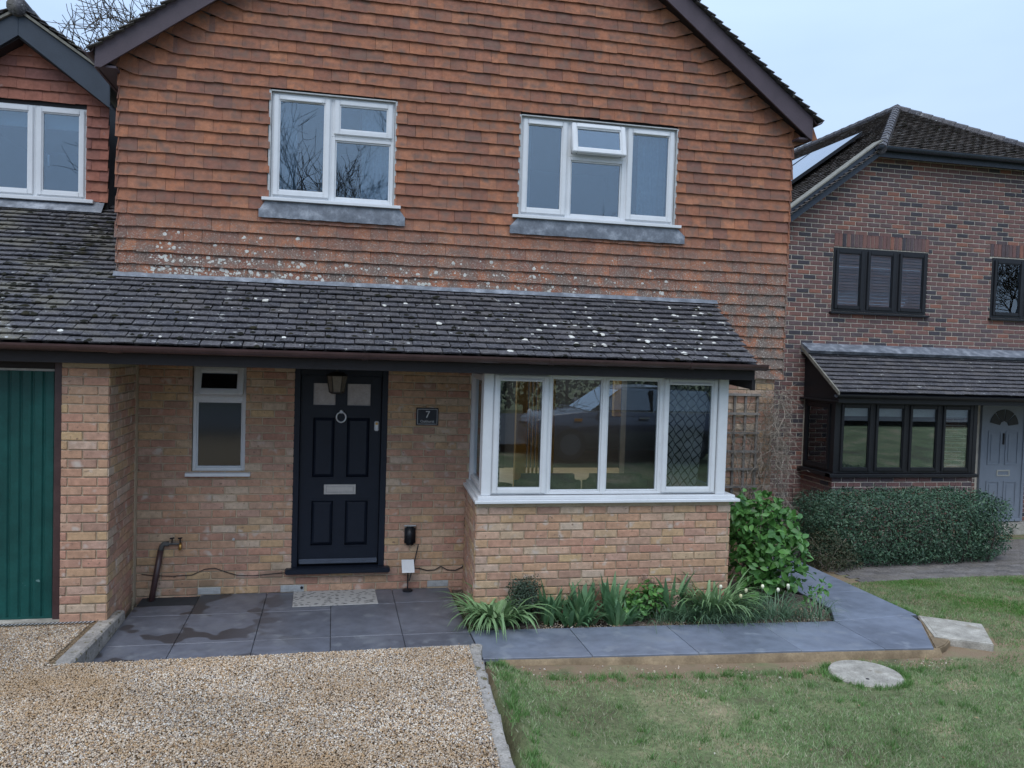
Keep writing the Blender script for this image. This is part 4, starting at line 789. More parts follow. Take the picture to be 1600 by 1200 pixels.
# dormer of the garage wing
YD = 1.5; mb = MB(); dz = lambda x: 5.594-.66*abs(x+1.594)
mb.prism([(-2.5, YD+.02, 4.93), (-.69, YD+.02, 4.93), (-.69, YD+.02, 5.0), (-1.594, YD+.02, 5.6), (-2.5, YD+.02, 5.0)], (0, .1, 0)); mb.box((-.91, YD+.02, 3.8), (-.69, YD+.12, 4.93)); mb.box((-2.5, YD+.02, 3.8), (-.91, YD+.12, 3.95)); mb.box((-.79, YD+.12, 3.8), (-.69, 4, 5.0)); mb.build('dormer_wall', M['fascia'], H)
P = Pieces('dormer_tile', 'dormer_tiles', H, M['newtile'])
def dspan(v):
    if v < 5.1: return (-2.6, -.685)
    hw = (5.66-v)/.66; return (-1.594-hw, -1.594+hw) if hw > .1 else None
tiling(P, (0, YD+.015, 0), (1, 0, 0), (0, 0, 1), 3.93, 15, .1153, dspan, [(-2.4, -.912, 3.85, 4.94)], off=.05, h0=.034)
P.finish()
lg = [(-2.37, -1.90, 3.955, 4.925, 'sash'), (-1.90, -1.42, 3.955, 4.925, 'sash'), (-1.42, -.915, 3.955, 4.925, 'sash')]
w = window(H, FRONT(YD+.02), lg, M['upvc'], M['glass_up'], (-2.45, -.82, 3.905, 3.954, .10), label='white casement window in the left gable', fw=.03)
mb = MB(); mb.box((-1.315, YD+.055, 4.30), (-1.295, YD+.075, 4.42)); mb.build('handle', M['white'], w, bevel=.004)
mb = MB(); mb.box((-2.35, YD+.16, 4.72), (-.93, YD+.17, 4.95)); mb.build('roller_blind', M['blind'], w); room(H, (-2.5, YD+.12, 3.4), (-.8, YD+3, 5.05), M['roomdark'])
V = [(-2.6, 1.36, rz(1.36)+.045), (-.72, 1.36, rz(1.36)+.045), (-.72, 1.49, 3.93), (-2.6, 1.49, 3.93)]; npobj('lead_apron', V, [(0, 1, 2, 3)], M['lead'], H)
YB = 1.30; ax, az = -1.524, 5.575
for sg in (-1, 1):
    mb = MB(); xe = ax+sg*.885; sl_ = .565; ze = az-.885*sl_+.06
    lo = lambda t: az-.70*t
    pts = [(ax, YB, az), (ax+sg*.87, YB, az-.655), (ax+sg*.885, YB, az-.66), (ax+sg*.885, YB, az-.34), (ax, YB, az+.24)]
    mb.prism(pts, (0, .03, 0)); mb.build('barge_board', M['bargeb'], H, bevel=.003)
    mb = MB(); mb.prism([(ax, YB-.03, az+.245), (ax+sg*.93, YB-.03, az-.365), (ax+sg*.93, YB-.03, az-.335), (ax, YB-.03, az+.275)], (0, 3.2, 0)); mb.build('verge_bed', M['bed'], H)
    mb = MB(); mb.prism([(ax, YB+.031, az-.02), (ax+sg*.86, YB+.031, az-.64), (ax+sg*.86, YB+.031, az-.60), (ax, YB+.031, az+.02)], (0, .2, 0)); mb.build('verge_soffit', M['fascia'], H)
P = Pieces('dormer_roof_tile', 'dormer_roof_tiling', H, M['rooftile'], 60)
for sg in (-1, 1):
    q = .655; l = math.hypot(1, q); Vd = (-sg/l, 0, q/l); ex = ax+sg*.97; ez = az+.29-.97*q; U_ = (0, sg, 0)
    tiling(P, (ex, 0, ez), U_, Vd, 0, 11, .108, (lambda v: (YB-.045, 3.6)) if sg > 0 else (lambda v: (-3.6, -YB+.045)), off=.1, h0=.036)
P.finish()
mb = MB()
for k in range(8): mb.tube([(ax, YB-.05+.3*k, az+.285), (ax, YB+.245+.3*k, az+.285)], [.10, .095], 12)
mb.build('ridge_tiles', M['rooftile'], H, smooth=True)
# drain channel along the garage
dc = thing('drain_channel', 'grey slotted drain channel along the foot of the garage door', 'drain', (-.9, -1.06, .1))
mb = MB(); mb.box((-3.2, -.99, -.1), (-.39, -.80, .108)); mb.build('threshold', M['concrete'], dc)
mb = MB(); mb.box((-3.2, -1.14, -.05), (-.12, -1.005, .104)); mb.build('channel', M['greyvent'], dc)
mb = MB(); x = -3.18
while x < -.14: mb.prism([(x, -1.13, .105), (x+.012, -1.13, .105), (x+.045, -1.02, .105), (x+.033, -1.02, .105)], (0, 0, .003)); x += .03
mb.build('grating', M['black'], dc)

# ------------------------------------------------------------------ neighbouring house
NY = 3.65
N = thing('house', 'dark brick house with half hipped roof and black windows behind the hedge', 'house', (8.2, NY, -.4))
nl = lambda x: 4.80+.757*(x-8.87)
mb = MB(); mb.prism([(8.0, NY+.005, -.6), (16.5, NY+.005, -.6), (16.5, NY+.005, 4.2), (14.25, NY+.005, 5.86), (10.25, NY+.005, 5.86), (8.0, NY+.005, 4.12)], (0, .2, 0))
mb.build('mortar_bed', M['nmortar'], N)
mb = MB(); mb.box((8.0, NY+.2, -.6), (8.2, 12, 4.1)); mb.box((16.3, NY+.2, -.6), (16.5, 12, 4.1)); mb.build('side_wall', M['nbrick'], N)
P = Pieces('brick', 'brickwork', N, M['nbrick'])
sold = [(9.625, 11.385, 4.31, 4.545), (12.58, 14.3, 4.31, 4.545)]
nh = [(9.61, 11.38, 3.27, 4.33), (12.62, 14.3, 3.27, 4.32), (9.2, 11.68, -.6, 2.62), (12.5, 13.5, -.25, 1.95)]+sold
brickwork(P, (0, NY, 0), (1, 0, 0), (0, 0, 1), 8.0, 15.2, -.43, 84, nh, off=.03, j=.015, pred=lambda u, v: v < 5.84 and v < nl(u)-.02, vis=lambda u, v: 8.7 < u < 13.6 and v > -.1)
Bn = basis((0, NY, 0), (1, 0, 0), (0, 0, 1))
for a, b, z0, z1 in sold:
    x = a
    while x < b-.03:
        k, Vv, F = brick_mesh(.065, .215, random.randrange(3)); P.add(k, Vv, F, Bn @ Matrix.Translation((x+.005, z0+.012, 0))); x += .0735
brickwork(P, (0, 2.80, 0), (1, 0, 0), (0, 0, 1), 9.2, 11.68, -.43, 15, off=.06, j=.015, vis=lambda u, v: v > .5)
brickwork(P, (9.2, NY, 0), (0, -1, 0), (0, 0, 1), 0, .85, -.43, 15, off=.02, j=.015, vis=lambda u, v: v > .5)
P.finish()
mb = MB(); mb.box((9.205, 2.805, -.6), (11.675, 3.64, .70)); mb.build('bay_base', M['nmortar'], N)
for lights, sill, lab in (([(9.62, 10.20, 3.28, 4.305, 'sash'), (10.20, 10.79, 3.28, 4.305, 'sash'), (10.79, 11.37, 3.28, 4.305, 'sash')], (9.58, 11.41, 3.235, 3.279, .06), 'black three light upstairs window'), ([(12.63, 13.28, 3.29, 4.30, 'sash'), (13.28, 13.93, 3.29, 4.30, 'sash')], (12.6, 13.97, 3.245, 3.289, .06), 'black upstairs window above the front door')):
    w = window(N, FRONT(NY-.01), lights, M['black'], M['glass_up'], sill, label=lab, fw=.05, sw=.05); a, b = lights[0][0], lights[-1][1]
    room(N, (a-.1, NY+.12, 2.9), (b+.1, NY+2.6, 4.5), M['roomdark'])
mb = MB(); mb.box((11.05, NY+.06, 3.34), (11.20, NY+.07, 4.2)); mb.build('blind_edge', M['white'], N)
# half hipped roof
XRn, YA, ZA = 12.25, 5.80, 7.38
mb = MB(); zl = lambda x: 5.87+.735*(x-10.25)
for sg in (-1, 1):
    f = lambda x: XRn+sg*(XRn-x)*-1 if False else (x if sg < 0 else 2*XRn-x)
    mb.add([(f(7.4), 3.40, zl(7.4)), (f(10.22), 3.40, zl(10.22)), (f(12.25), YA, zl(12.25)), (f(12.25), 14, zl(12.25)), (f(7.4), 14, zl(7.4))], [(0, 1, 2, 3, 4)])
mb.add([(10.22, 3.40, zl(10.22)), (2*XRn-10.22, 3.40, zl(10.22)), (XRn, YA, zl(XRn))], [(0, 1, 2)]); mb.build('roof_deck', M['fascia'], N)
P = Pieces('roof_tile', 'roof_tiling', N, M['oldtile'])
hs = (zl(XRn)-zl(10.22))/(YA-3.40); l = math.hypot(1, hs)
tiling(P, (0, 3.36, zl(10.22)-.01), (1, 0, 0), (0, 1/l, hs/l), 0, 27, .105, lambda v: (lambda t: (10.22+2.03*t, 2*XRn-10.22-2.03*t) if t < .985 else None)(v/l/2.44), off=.02, h0=.034)
q = .735; l2 = math.hypot(1, q)
def lspan(v):
    x = 7.4+v/l2; y0 = 3.36 if x < 10.22 else 3.36+(x-10.22)/2.03*2.42
    return (-9.5, -y0) if x < 12.2 else None
tiling(P, (7.4, 0, zl(7.4)+.01), (0, -1, 0), (1/l2, 0, q/l2), 0, 58, .105, lspan, off=.02, h0=.034, vis=lambda u, v: u > -8)
P.finish()
P = Pieces('hip_tile', 'hip_tiling', N, M['rooftile'])
for A, Bp, n in ((Vector((10.20, 3.36, zl(10.22)+.02)), Vector((XRn, YA, zl(XRn)+.03)), 16), (Vector((2*XRn-10.20, 3.36, zl(10.22)+.02)), Vector((XRn, YA, zl(XRn)+.03)), 16), (Vector((XRn, YA, zl(XRn)+.03)), Vector((XRn, 12, zl(XRn)+.03)), 22)):
    d = (Bp-A)/n
    for k in range(n):
        mb = MB(); a = A+d*(k-.12); mb.tube([a, a+d*1.15], [.085, .07], 8); P.add(None, mb.v, mb.f, Matrix.Translation((0, 0, .0)))
P.finish()
mb = MB(); mb.prism([(8.0, 3.42, nl(8.0)-.06), (10.24, 3.42, nl(10.24)-.06), (10.24, 3.42, nl(10.24)+.16), (8.0, 3.42, nl(8.0)+.16)], (0, .03, 0)); mb.build('barge_board', M['bargeb'], N)
mb = MB(); mb.prism([(8.0, 3.40, nl(8.0)+.165), (10.24, 3.40, nl(10.24)+.165), (10.24, 3.40, nl(10.24)+.19), (8.0, 3.40, nl(8.0)+.19)], (0, .25, 0)); mb.build('verge_bed', M['bed'], N)
mb = MB(); mb.box((10.20, 3.44, 5.76), (14.4, 3.46, 5.93)); mb.box((10.20, 3.46, 5.83), (14.4, 3.64, 5.85)); mb.build('fascia_board', M['bargeb'], N)
mb = MB(); mb.prism([(10.12, 3.36+a*1.05, 5.90+b*1.05) for a, b in pr], (4.4, 0, 0)); mb.build('gutter', M['bargeb'], N)
for k in range(3):
    y0 = 5.2+k*1.7; i = 0; mb = MB(); xa, xb = 9.6, 11.1
    mb.prism([(xa, y0, zl(xa)+.14), (xb, y0, zl(xb)+.14), (xb, y0, zl(xb)+.18), (xa, y0, zl(xa)+.18)], (0, 1.65, 0)); sp = mb.build('solar_panel', M['solar'], N)
    mb = MB(); mb.prism([(xa-.02, y0-.02, zl(xa)+.12), (xb, y0-.02, zl(xb)+.12), (xb, y0-.02, zl(xb)+.19), (xa-.02, y0-.02, zl(xa)+.19)], (0, .018, 0)); mb.build('panel_rail', M['black'], sp)
# neighbour's bay, canopy roof and door
ez, ey = 1.985, 2.58; sl = (2.66-ez)/(NY-.03-ey); ln = math.hypot(1, sl)
mb = MB(); mb.prism([(9.14, ey, ez-.02), (9.14, NY-.005, 2.66), (9.14, NY-.005, 2.60), (9.14, ey, ez-.06)], (6.5, 0, 0)); mb.build('canopy_deck', M['black'], N)
P = Pieces('canopy_tile', 'canopy_tiling', N, M['rooftile'])
tiling(P, (0, ey, ez), (1, 0, 0), (0, 1/ln, sl/ln), 0, 10, .11, lambda v: (9.12, 15.5), off=.05, h0=.034, sag=.004, vis=lambda u, v: u < 13.5)
P.finish()
mb = MB(); mb.prism([(9.095, ey-.01, ez-.03), (9.095, NY-.03, 2.64), (9.095, NY-.03, 2.70), (9.095, ey-.01, ez+.03)], (.022, 0, 0)); mb.build('verge_strip', M['bed'], N)
mb = MB(); mb.prism([(9.10, 3.40, 2.575), (9.10, 3.64, 2.60), (9.10, 3.64, 2.745), (9.10, 3.62, 2.745), (9.10, 3.36, 2.62)], (6.4, 0, 0)); mb.build('lead_flashing', M['lead'], N)
mb = MB(); mb.box((9.12, 2.60, 1.845), (15.5, 2.63, 1.975)); mb.box((9.12, 2.63, 1.85), (15.5, 3.64, 1.87)); mb.build('fascia_board', M['black'], N)
mb = MB(); mb.prism([(9.05, 2.56+a*.9, 1.965+b*.9) for a, b in pr], (6.5, 0, 0)); mb.build('gutter', M['black'], N)
mb = MB(); mb.prism([(9.19, 2.62, 1.85), (9.19, 3.64, 1.85), (9.19, 3.64, 2.60), (9.19, 2.62, 1.97)], (.03, 0, 0)); mb.build('cheek_board', M['black'], N)
lb = [(9.27+.595*k, 9.27+.595*(k+1), .76, 1.845, 'sash') for k in range(4)]
w = window(N, FRONT(2.79), lb, M['black'], M['glass_low'], (9.12, 11.74, .70, .759, .06), label='black four light bay window', fw=.045, sw=.045)
for x in (9.2, 11.652):
    mb = MB(); mb.box((x, 2.785, .76), (x+.07, 2.86, 1.845)); mb.build('corner_post', M['black'], w)
window(w, basis((9.205, 0, 0), (0, -1, 0), (0, 0, 1)), [(-3.62, -2.87, .76, 1.845, 'sash')], M['black'], M['glass_low'], fw=.05, sw=.06, name='side_light')
mb = MB(); mb.box((9.12, 2.74, .70), (9.21, 3.64, .758)); mb.build('side_sill', M['black'], w)
for k in range(4): mb = MB(); mb.box((9.34+.595*k, 2.85, 1.63), (9.80+.595*k, 2.86, 1.80)); mb.build('roller_blind', M['blind'], w)
mb = MB(); mb.box((9.28, 3.28, .80), (9.29, 3.50, 1.78)); mb.build('blind_edge', M['blind'], w)
for k in range(17): mb = MB(); z = .80+k*.058; mb.box((11.12, 2.90, z), (11.55, 2.93, z+.006)); mb.build('blind_slat', M['blind'], w)
mb = MB(); mb.box((9.25, 3.6, .7), (11.64, 3.64, 1.85)); mb.box((9.25, 2.9, .70), (11.64, 3.6, .72)); mb.build('room_wall', M['roomdark'], N)
D = thing('front_door', None, None); D['label'] = 'grey blue door with a fanlight'; wpar(D, N); DY = 3.60
mb = MB(); ring(mb, FRONT(DY), 12.55, 13.46, -.20, 1.87, .055, -.1, .0); mb.build('door_frame', M['ndoor'], D, bevel=.004)
mb = MB(); mb.box((12.606, DY+.02, -.144), (13.404, DY+.06, 1.814)); mb.build('door_leaf', M['ndoor'], D)
for a, b in ((12.70, 12.96), (13.05, 13.31)):
    for c, d in ((.03, .50), (.78, 1.36)):
        mb = MB(); ring(mb, FRONT(DY), a, b, c, d, .02, -.02, -.008); mb.box((a+.06, DY+.012, c+.06), (b-.06, DY+.02, d-.06)); mb.build('panel', M['ndoor'], D)
cx = 13.005
for k in range(4):
    a0, a1 = R(8+41*k), R(8+41*k+36); mb = MB(); ps = [(cx+.29*math.cos(a0+(a1-a0)*j/5), DY+.010, 1.44+.29*math.sin(a0+(a1-a0)*j/5)) for j in range(6)]+[(cx+.09*math.cos(a1), DY+.010, 1.44+.09*math.sin(a1)), (cx+.09*math.cos(a0), DY+.010, 1.44+.09*math.sin(a0))]
    mb.prism(ps, (0, .008, 0)); mb.build('fanlight_pane', M['black'], D)
mb = MB(); ring(mb, FRONT(DY+.02), 12.90, 13.16, .585, .69, .02, 0, .012); mb.build('letterplate', M['chrome'], D)
mb = MB(); mb.box((12.995, DY, 1.13), (13.02, DY+.02, 1.32)); mb.build('knocker', M['black'], D)
mb = MB(); mb.box((12.4, 3.35, -.5), (13.7, 3.64, -.215)); mb.build('doorstep', M['concrete'], N)

# block paved path of the neighbour
mb = MB(); bx = np.linspace(7.9, 16, 40)
fyb = lambda x: .20+.10*np.sin((x-7.9)*.9)+.10*max(0, x-10.5)
V = []; F = []
for i, x in enumerate(bx): y0 = float(fyb(x)); V += [(x, y0, float(Lawn(x, y0))-.02), (x, y0+1.1, float(Lawn(x, y0+1.1))-.02), (x, 3.6, float(Lawn(x, 3.6))-.02)]
F = [(3*i+k, 3*i+3+k, 3*i+4+k, 3*i+1+k) for i in range(len(bx)-1) for k in (0, 1)]; bp = npobj('block_path', V, F, M['grout'], None, None, False, kind='structure')
P = Pieces('paver', 'pavers', bp, M['blockpave'], 250)
r = 0; yo = .01
for r in range(24):
    x = 7.9+(r % 2)*.1
    while x < 14.5:
        y = float(fyb(x+.1))+r*.104+.005
        if y < 3.2: k, Vv, F = brick_mesh(.196, .098, random.randrange(3), .02); P.add(k, Vv, F, basis((x, y, float(Lawn(x, y))-.012), (1, 0, 0), (0, 1, 0)) @ Matrix.Rotation(random.uniform(-.03, .03), 4, 'Z'), not (8.3 < x < 11.1 and y > 1.25))
        x += .2
P.finish()

# ------------------------------------------------------------------ small things on and by the house
ln_ = thing('porch_lantern', 'half lantern with smoky panes hanging under the porch above the navy door', 'lantern', (1.80, -.3, 2.235)); lx, ly = 1.80, -.3
mb = MB(); mb.lathe([(.05, 2.222), (.055, 2.236)], (lx, ly, 0), 16); mb.lathe([(.012, 2.19), (.012, 2.222)], (lx, ly, 0), 8); mb.lathe([(.105, 2.155), (.098, 2.165), (.05, 2.19), (.012, 2.195)], (lx, ly, 0), 6); mb.build('canopy', M['lampmetal'], ln_)
for k in range(6):
    a0, a1 = R(60*k), R(60*k+60); q = lambda a, r, z: (lx+r*math.cos(a), ly+r*math.sin(a), z)
    mb = MB(); mb.add([q(a0, .068, 2.005), q(a1, .068, 2.005), q(a1, .092, 2.153), q(a0, .092, 2.153)], [(0, 1, 2, 3)]); mb.build('pane', M['lampglass'], ln_)
    mb = MB(); mb.tube([q(a0, .070, 2.0), q(a0, .095, 2.157)], .005, 5); mb.build('rib', M['lampmetal'], ln_)
mb = MB(); mb.lathe([(.05, 1.985), (.074, 1.998), (.074, 2.006)], (lx, ly, 0), 6); mb.build('base', M['lampmetal'], ln_)
sg = thing('house_sign', 'slate plaque with a silver 7 on the brick wall right of the navy door', 'sign', (2.70, 0, 1.755))
mb = MB(); mb.box((2.588, -.026, 1.668), (2.812, -.008, 1.845)); mb.build('plaque', M['slate'], sg, bevel=.002)
mb = MB(); ring(mb, FRONT(-.026), 2.600, 2.800, 1.680, 1.833, .0035, -.002, .0015); mb.build('border', M['silver'], sg)
def text(s, name, size, x, y, z, mat, parent):
    cu = bpy.data.curves.new(name, 'FONT'); cu.body = s; cu.size = size; cu.align_x = 'CENTER'; cu.extrude = .0012; to = bpy.data.objects.new('lettering_source', cu); COL.objects.link(to)
    bpy.context.view_layer.update(); me = bpy.data.meshes.new_from_object(to.evaluated_get(bpy.context.evaluated_depsgraph_get())); bpy.data.objects.remove(to)
    me.name = name; me.materials.clear(); me.materials.append(mat); me.transform(Matrix.Translation((x, y, z)) @ Matrix.Rotation(R(90), 4, 'X')); o = bpy.data.objects.new(name, me); COL.objects.link(o); wpar(o, parent); return o
text('7', 'number', .098, 2.703, -.0275, 1.746, M['silver'], sg); text('Oakhurst', 'lettering', .036, 2.70, -.0275, 1.698, M['silver'], sg)
wb = thing('wall_box', 'small black rounded box fixed low on the brick wall right of the door', 'box', (2.555, 0, .55))
mb = MB(); mb.box((2.50, -.055, .455), (2.612, -.008, .648)); mb.build('cover', M['black'], wb, bevel=.02, seg=3, smooth=True)
mb = MB(); mb.box((2.496, -.045, .646), (2.616, -.008, .656)); mb.build('cap', M['greyvent'], wb, bevel=.003)
di = thing('garden_light', 'small square white solar light on a thin black stand against the wall', 'light', (2.54, -.09, 0))
mb = MB(); mb.lathe([(.05, .002), (.05, .018), (.03, .026)], (2.54, -.09, 0), 12); mb.build('foot', M['black'], di)
mb = MB(); mb.tube([(2.54, -.09, .02), (2.54, -.085, .25)], .007, 6); mb.build('pole', M['black'], di)
mb = MB(); mb.prism([(2.475, -.16, .205), (2.60, -.16, .205), (2.60, -.06, .30), (2.475, -.06, .30)], (0, .010, .012)); mb.build('panel', M['white'], di, bevel=.003)
mb = MB(); mb.tube([(2.555, -.08, .10), (2.60, -.05, .26), (2.645, -.02, .46)], .0055, 6); mb.build('prop', M['black'], di)
cbs = thing('cable', 'black cable drooping along the wall and up beside the bay', 'cable', (2.9, 0, .2))
mb = MB(); mb.tube([(2.60, -.012, .215), (2.66, -.014, .21), (2.74, -.012, .185), (2.82, -.012, .19), (2.88, -.014, .225), (2.95, -.012, .185), (3.03, -.014, .18), (3.10, -.015, .21), (3.125, -.016, .25), (3.118, -.018, .45), (3.112, -.016, .70), (3.122, -.014, .86), (3.118, -.016, 1.04)], .0055, 6); mb.build('lead', M['cable'], cbs, smooth=True)
cb2 = thing('cable', 'thin dark cable looping along the foot of the wall left of the door', 'cable', (.7, 0, .2))
mb = MB(); mb.tube([(.03, -.012, .22), (.12, -.012, .205), (.3, -.014, .195), (.48, -.012, .20), (.60, -.012, .255), (.69, -.014, .262), (.78, -.012, .225), (.9, -.012, .185), (1.05, -.012, .178), (1.2, -.012, .19), (1.34, -.012, .20)], .004, 6); mb.build('lead', M['cable'], cb2, smooth=True)
tp = thing('garden_tap', 'outside tap with leaning brown lagged pipe in the corner by the garage', 'tap', (.2, -.05, 0))
mb = MB(); mb.tube([(.13, -.12, -.08), (.165, -.07, .2), (.20, -.035, .45)], .027, 10); mb.build('lagged_pipe', M['brownp'], tp, smooth=True)
mb = MB(); mb.tube([(.20, -.035, .44), (.206, -.032, .485), (.225, -.032, .508), (.27, -.032, .512)], .024, 8); mb.build('bend', M['copper'], tp, smooth=True)
mb = MB(); mb.tube([(.26, -.032, .512), (.345, -.032, .510), (.385, -.035, .508)], .012, 8); mb.build('feed_pipe', M['copper'], tp)
mb = MB(); mb.tube([(.375, -.035, .510), (.378, -.06, .500), (.378, -.07, .455)], [.014, .014, .012], 8); mb.build('spout', M['brass'], tp, smooth=True)
for x in (.30, .372):
    mb = MB(); mb.tube([(x, -.036, .515), (x+.002, -.04, .56)], .007, 6); mb.tube([(x-.018, -.04, .562), (x+.02, -.04, .568)], .008, 6); mb.build('handle', M['black'], tp)
mt = thing('door_mat', 'grey mat with dark pebble print lying before the navy door', 'mat', (1.83, -.25, 0))
mb = MB(); mb.box((-.395, -.245, .002), (.395, .245, .010)); o = mb.build('pile', M['mat'], None, bevel=.003); o.parent = mt; o.rotation_euler = (0, 0, R(1.2))
# inspection covers
ic = thing('inspection_cover', 'pale rectangular concrete drain cover at the corner of the slate path', 'drain cover', (7.44, -1.83, -.05))
mb = MB(); q = [(7.375, -1.405), (7.83, -1.72), (7.485, -2.235), (7.08, -1.985)]; mb.prism([(x, y, -.14) for x, y in q], (0, 0, .135)); mb.build('frame', M['concrete'], ic, bevel=.008, seg=2)
c0 = Vector((sum(p[0] for p in q)/4, sum(p[1] for p in q)/4)); mb = MB(); mb.prism([(c0.x+(x-c0.x)*.86, c0.y+(y-c0.y)*.86, -.03) for x, y in q], (0, 0, .029)); mb.build('lid', M['concrete'], ic, bevel=.004)
mb = MB(); mb.prism([(7.25, -1.62, -.2), (7.38, -1.40, -.2), (7.415, -1.435, -.2), (7.125, -1.985, -.2), (7.20, -2.05, -.2), (7.06, -2.16, -.2), (6.88, -2.25, -.2)], (0, 0, .188)); mb.build('mortar_collar', M['haunch'], ic, bevel=.01, seg=2)
rc = thing('manhole_cover', 'round pale concrete lid set in the lawn in front of the path', 'drain cover', (5.93, -2.63, -.05))
mb = MB(); mb.lathe([(.275, -.15), (.278, -.030), (.266, -.016)], (5.93, -2.63, 0), 40); mb.build('lid', M['concrete'], rc)
mb = MB(); mb.lathe([(.014, -.0155), (.014, -.014)], (5.86, -2.75, 0), 10); mb.build('lifting_hole', M['black'], rc)
mb = MB(); mb.lathe([(.012, -.0155), (.012, -.010), (.006, -.004)], (5.99, -2.60, 0), 8); mb.build('lifting_stud', M['sett'], rc)
# trellis and climber
tr = thing('trellis', 'weathered wooden trellis on the brick wall right of the bay', 'trellis', (6.18, -.03, 1.0))
for x in (5.72, 5.89, 6.06, 6.19, 6.33):
    mb = MB(); mb.box((x, -.028, .72), (x+.026, -.010, 2.06)); mb.build('upright', M['trellis'], tr)
for z in (.83, 1.02, 1.215, 1.41, 1.615, 1.825, 2.035):
    mb = MB(); mb.box((5.70, -.047, z), (6.37, -.029, z+.026)); mb.build('batten', M['trellis'], tr)
def twig(mb, p, d, L_, r, wob=.35, n=6, droop=0):
    pts = [Vector(p)]; d = Vector(d).normalized()
    for i in range(n):
        d = (d+Vector((random.gauss(0, wob), random.gauss(0, wob*.6), random.gauss(0, wob)-droop))*.5).normalized(); pts.append(pts[-1]+d*L_/n)
    for q in pts:
        q.y = min(q.y, -.02)
        if q.x > 6.66: q.x = 6.66+(q.x-6.66)*.3
    mb.tube(pts, [r*(1-.6*i/n) for i in range(n+1)], 4, cap=False); return pts
cl = thing('climber', 'bare twiggy climber tangled over the trellis and house corner', 'climber', (6.3, -.1, 0))
mains = []
for k in range(7):
    mb = MB(); p = twig(mb, (6.25+random.uniform(-.12, .3), -.07, -.03), (random.uniform(-.12, .14), 0, 1), random.uniform(1.5, 2.2), .008, .2, 12); mb.build('stem', M['twig'], cl); mains.append(p)
P = Pieces('twig', 'twigs', cl, M['twig'], 200)
for k in range(420):
    p = random.choice(mains); q = p[random.randrange(4, len(p))].copy(); mb = MB(); q += Vector((random.gauss(0, .11), random.gauss(0, .03), random.gauss(0, .09)))
    if q.x < 5.75 or q.z < .6: continue
    if q.z > 2.12: q.z = 2.12-random.random()*.4
    up = q.z > 1.4; twig(mb, q, (random.uniform(-1, 1.2), random.uniform(-.6, .1), random.uniform(-.9, .5)), random.uniform(.15, .5), .0027, .5, 6, .12); P.add(None, mb.v, mb.f, Matrix()) if max(v[0] for v in mb.v) < 6.82 else None
for k in range(300):
    mb = MB(); a = random.random(); q = Vector((6.50+random.gauss(.04, .07), -.10+random.gauss(0, .05), 1.15+random.random()*.95)); twig(mb, q, (random.uniform(-.7, .7), random.uniform(-.5, .1), random.uniform(-1, .5)), random.uniform(.12, .32), .0030, .5, 6, .1); P.add(None, mb.v, mb.f, Matrix()) if max(v[0] for v in mb.v) < 6.82 else None
P.finish()

# ------------------------------------------------------------------ plants
def blade(L_, w, arch, lean, twist=0, n=7, fold=.25, droop=1.6):
    """strap leaf growing from the origin, leaning along +x"""
    V = []; F = []; x = z = 0.0; a = math.pi/2-lean
    for i in range(n+1):
        t = i/n; ww = w*(math.sin(math.pi*min(1, .18+.82*t)**.8) if t < 1 else .04); ww = max(ww, w*.06) if i < n else w*.05
        V += [(x, -ww/2, z+fold*ww*.5), (x, 0, z), (x, ww/2, z+fold*ww*.5)]; a -= arch/n*(.3+droop*t); x += math.cos(a)*L_/n; z += math.sin(a)*L_/n
    for i in range(n): F += [(3*i, 3*i+1, 3*i+4, 3*i+3), (3*i+1, 3*i+2, 3*i+5, 3*i+4)]
    return V, F
def clump(name, label, c, spread, n, Lr, wr, archr, leanr, mat, part='leaf', group=None, nv=12, cat='plant', fold=.25, zmin=-.02):
    t = thing(name, label, cat, (c[0], c[1], c[2]), group); P = Pieces(part, 'leaves', t, mat)
    vs = []
    for k in range(nv): vs.append(blade(random.uniform(*Lr), random.uniform(*wr), random.uniform(*archr), random.uniform(*leanr), fold=fold))
    for k in range(n):
        q = random.randrange(nv); a = random.uniform(0, 2*math.pi); rr = math.sqrt(random.random())
        x, y = c[0]+spread[0]*rr*math.cos(a), c[1]+spread[1]*rr*math.sin(a); a2 = a+random.gauss(0, .8); s = random.uniform(.75, 1.12)
        P.add((name, id(vs), q), vs[q][0], vs[q][1], Matrix.Translation((x, y, c[2])) @ Matrix.Rotation(a2, 4, 'Z') @ Matrix.Scale(s, 4), True)
    P.finish(True); return t
def leafshape(L_, w, fold=.18, bend=.15):
    pr = [(0, .08), (.25, .8), (.5, 1), (.78, .66), (1, .05)]; V = []; F = []
    for t, q in pr: V += [(L_*t, -w/2*q, fold*w*q-bend*L_*t*t), (L_*t, 0, -bend*L_*t*t), (L_*t, w/2*q, fold*w*q-bend*L_*t*t)]
    for i in range(4): F += [(3*i, 3*i+1, 3*i+4, 3*i+3), (3*i+1, 3*i+2, 3*i+5, 3*i+4)]
    return V, F
def rosette_points(c, rad, n, shell=.45, noise_=.25, flat=0):
    out = []
    while len(out) < n:
        d = Vector((random.gauss(0, 1), random.gauss(0, 1), random.gauss(0, 1))).normalized(); s = shell+(1-shell)*random.random()**.6
        bump_ = 1+noise_*math.sin(d.x*5+c[0]*3)*math.cos(d.z*6+c[1]*5)
        p = Vector((c[0]+rad[0]*d.x*s*bump_, c[1]+rad[1]*d.y*s*bump_, c[2]+rad[2]*d.z*s*bump_))
        if p.z > .0+flat: out.append((p, d))
    return out
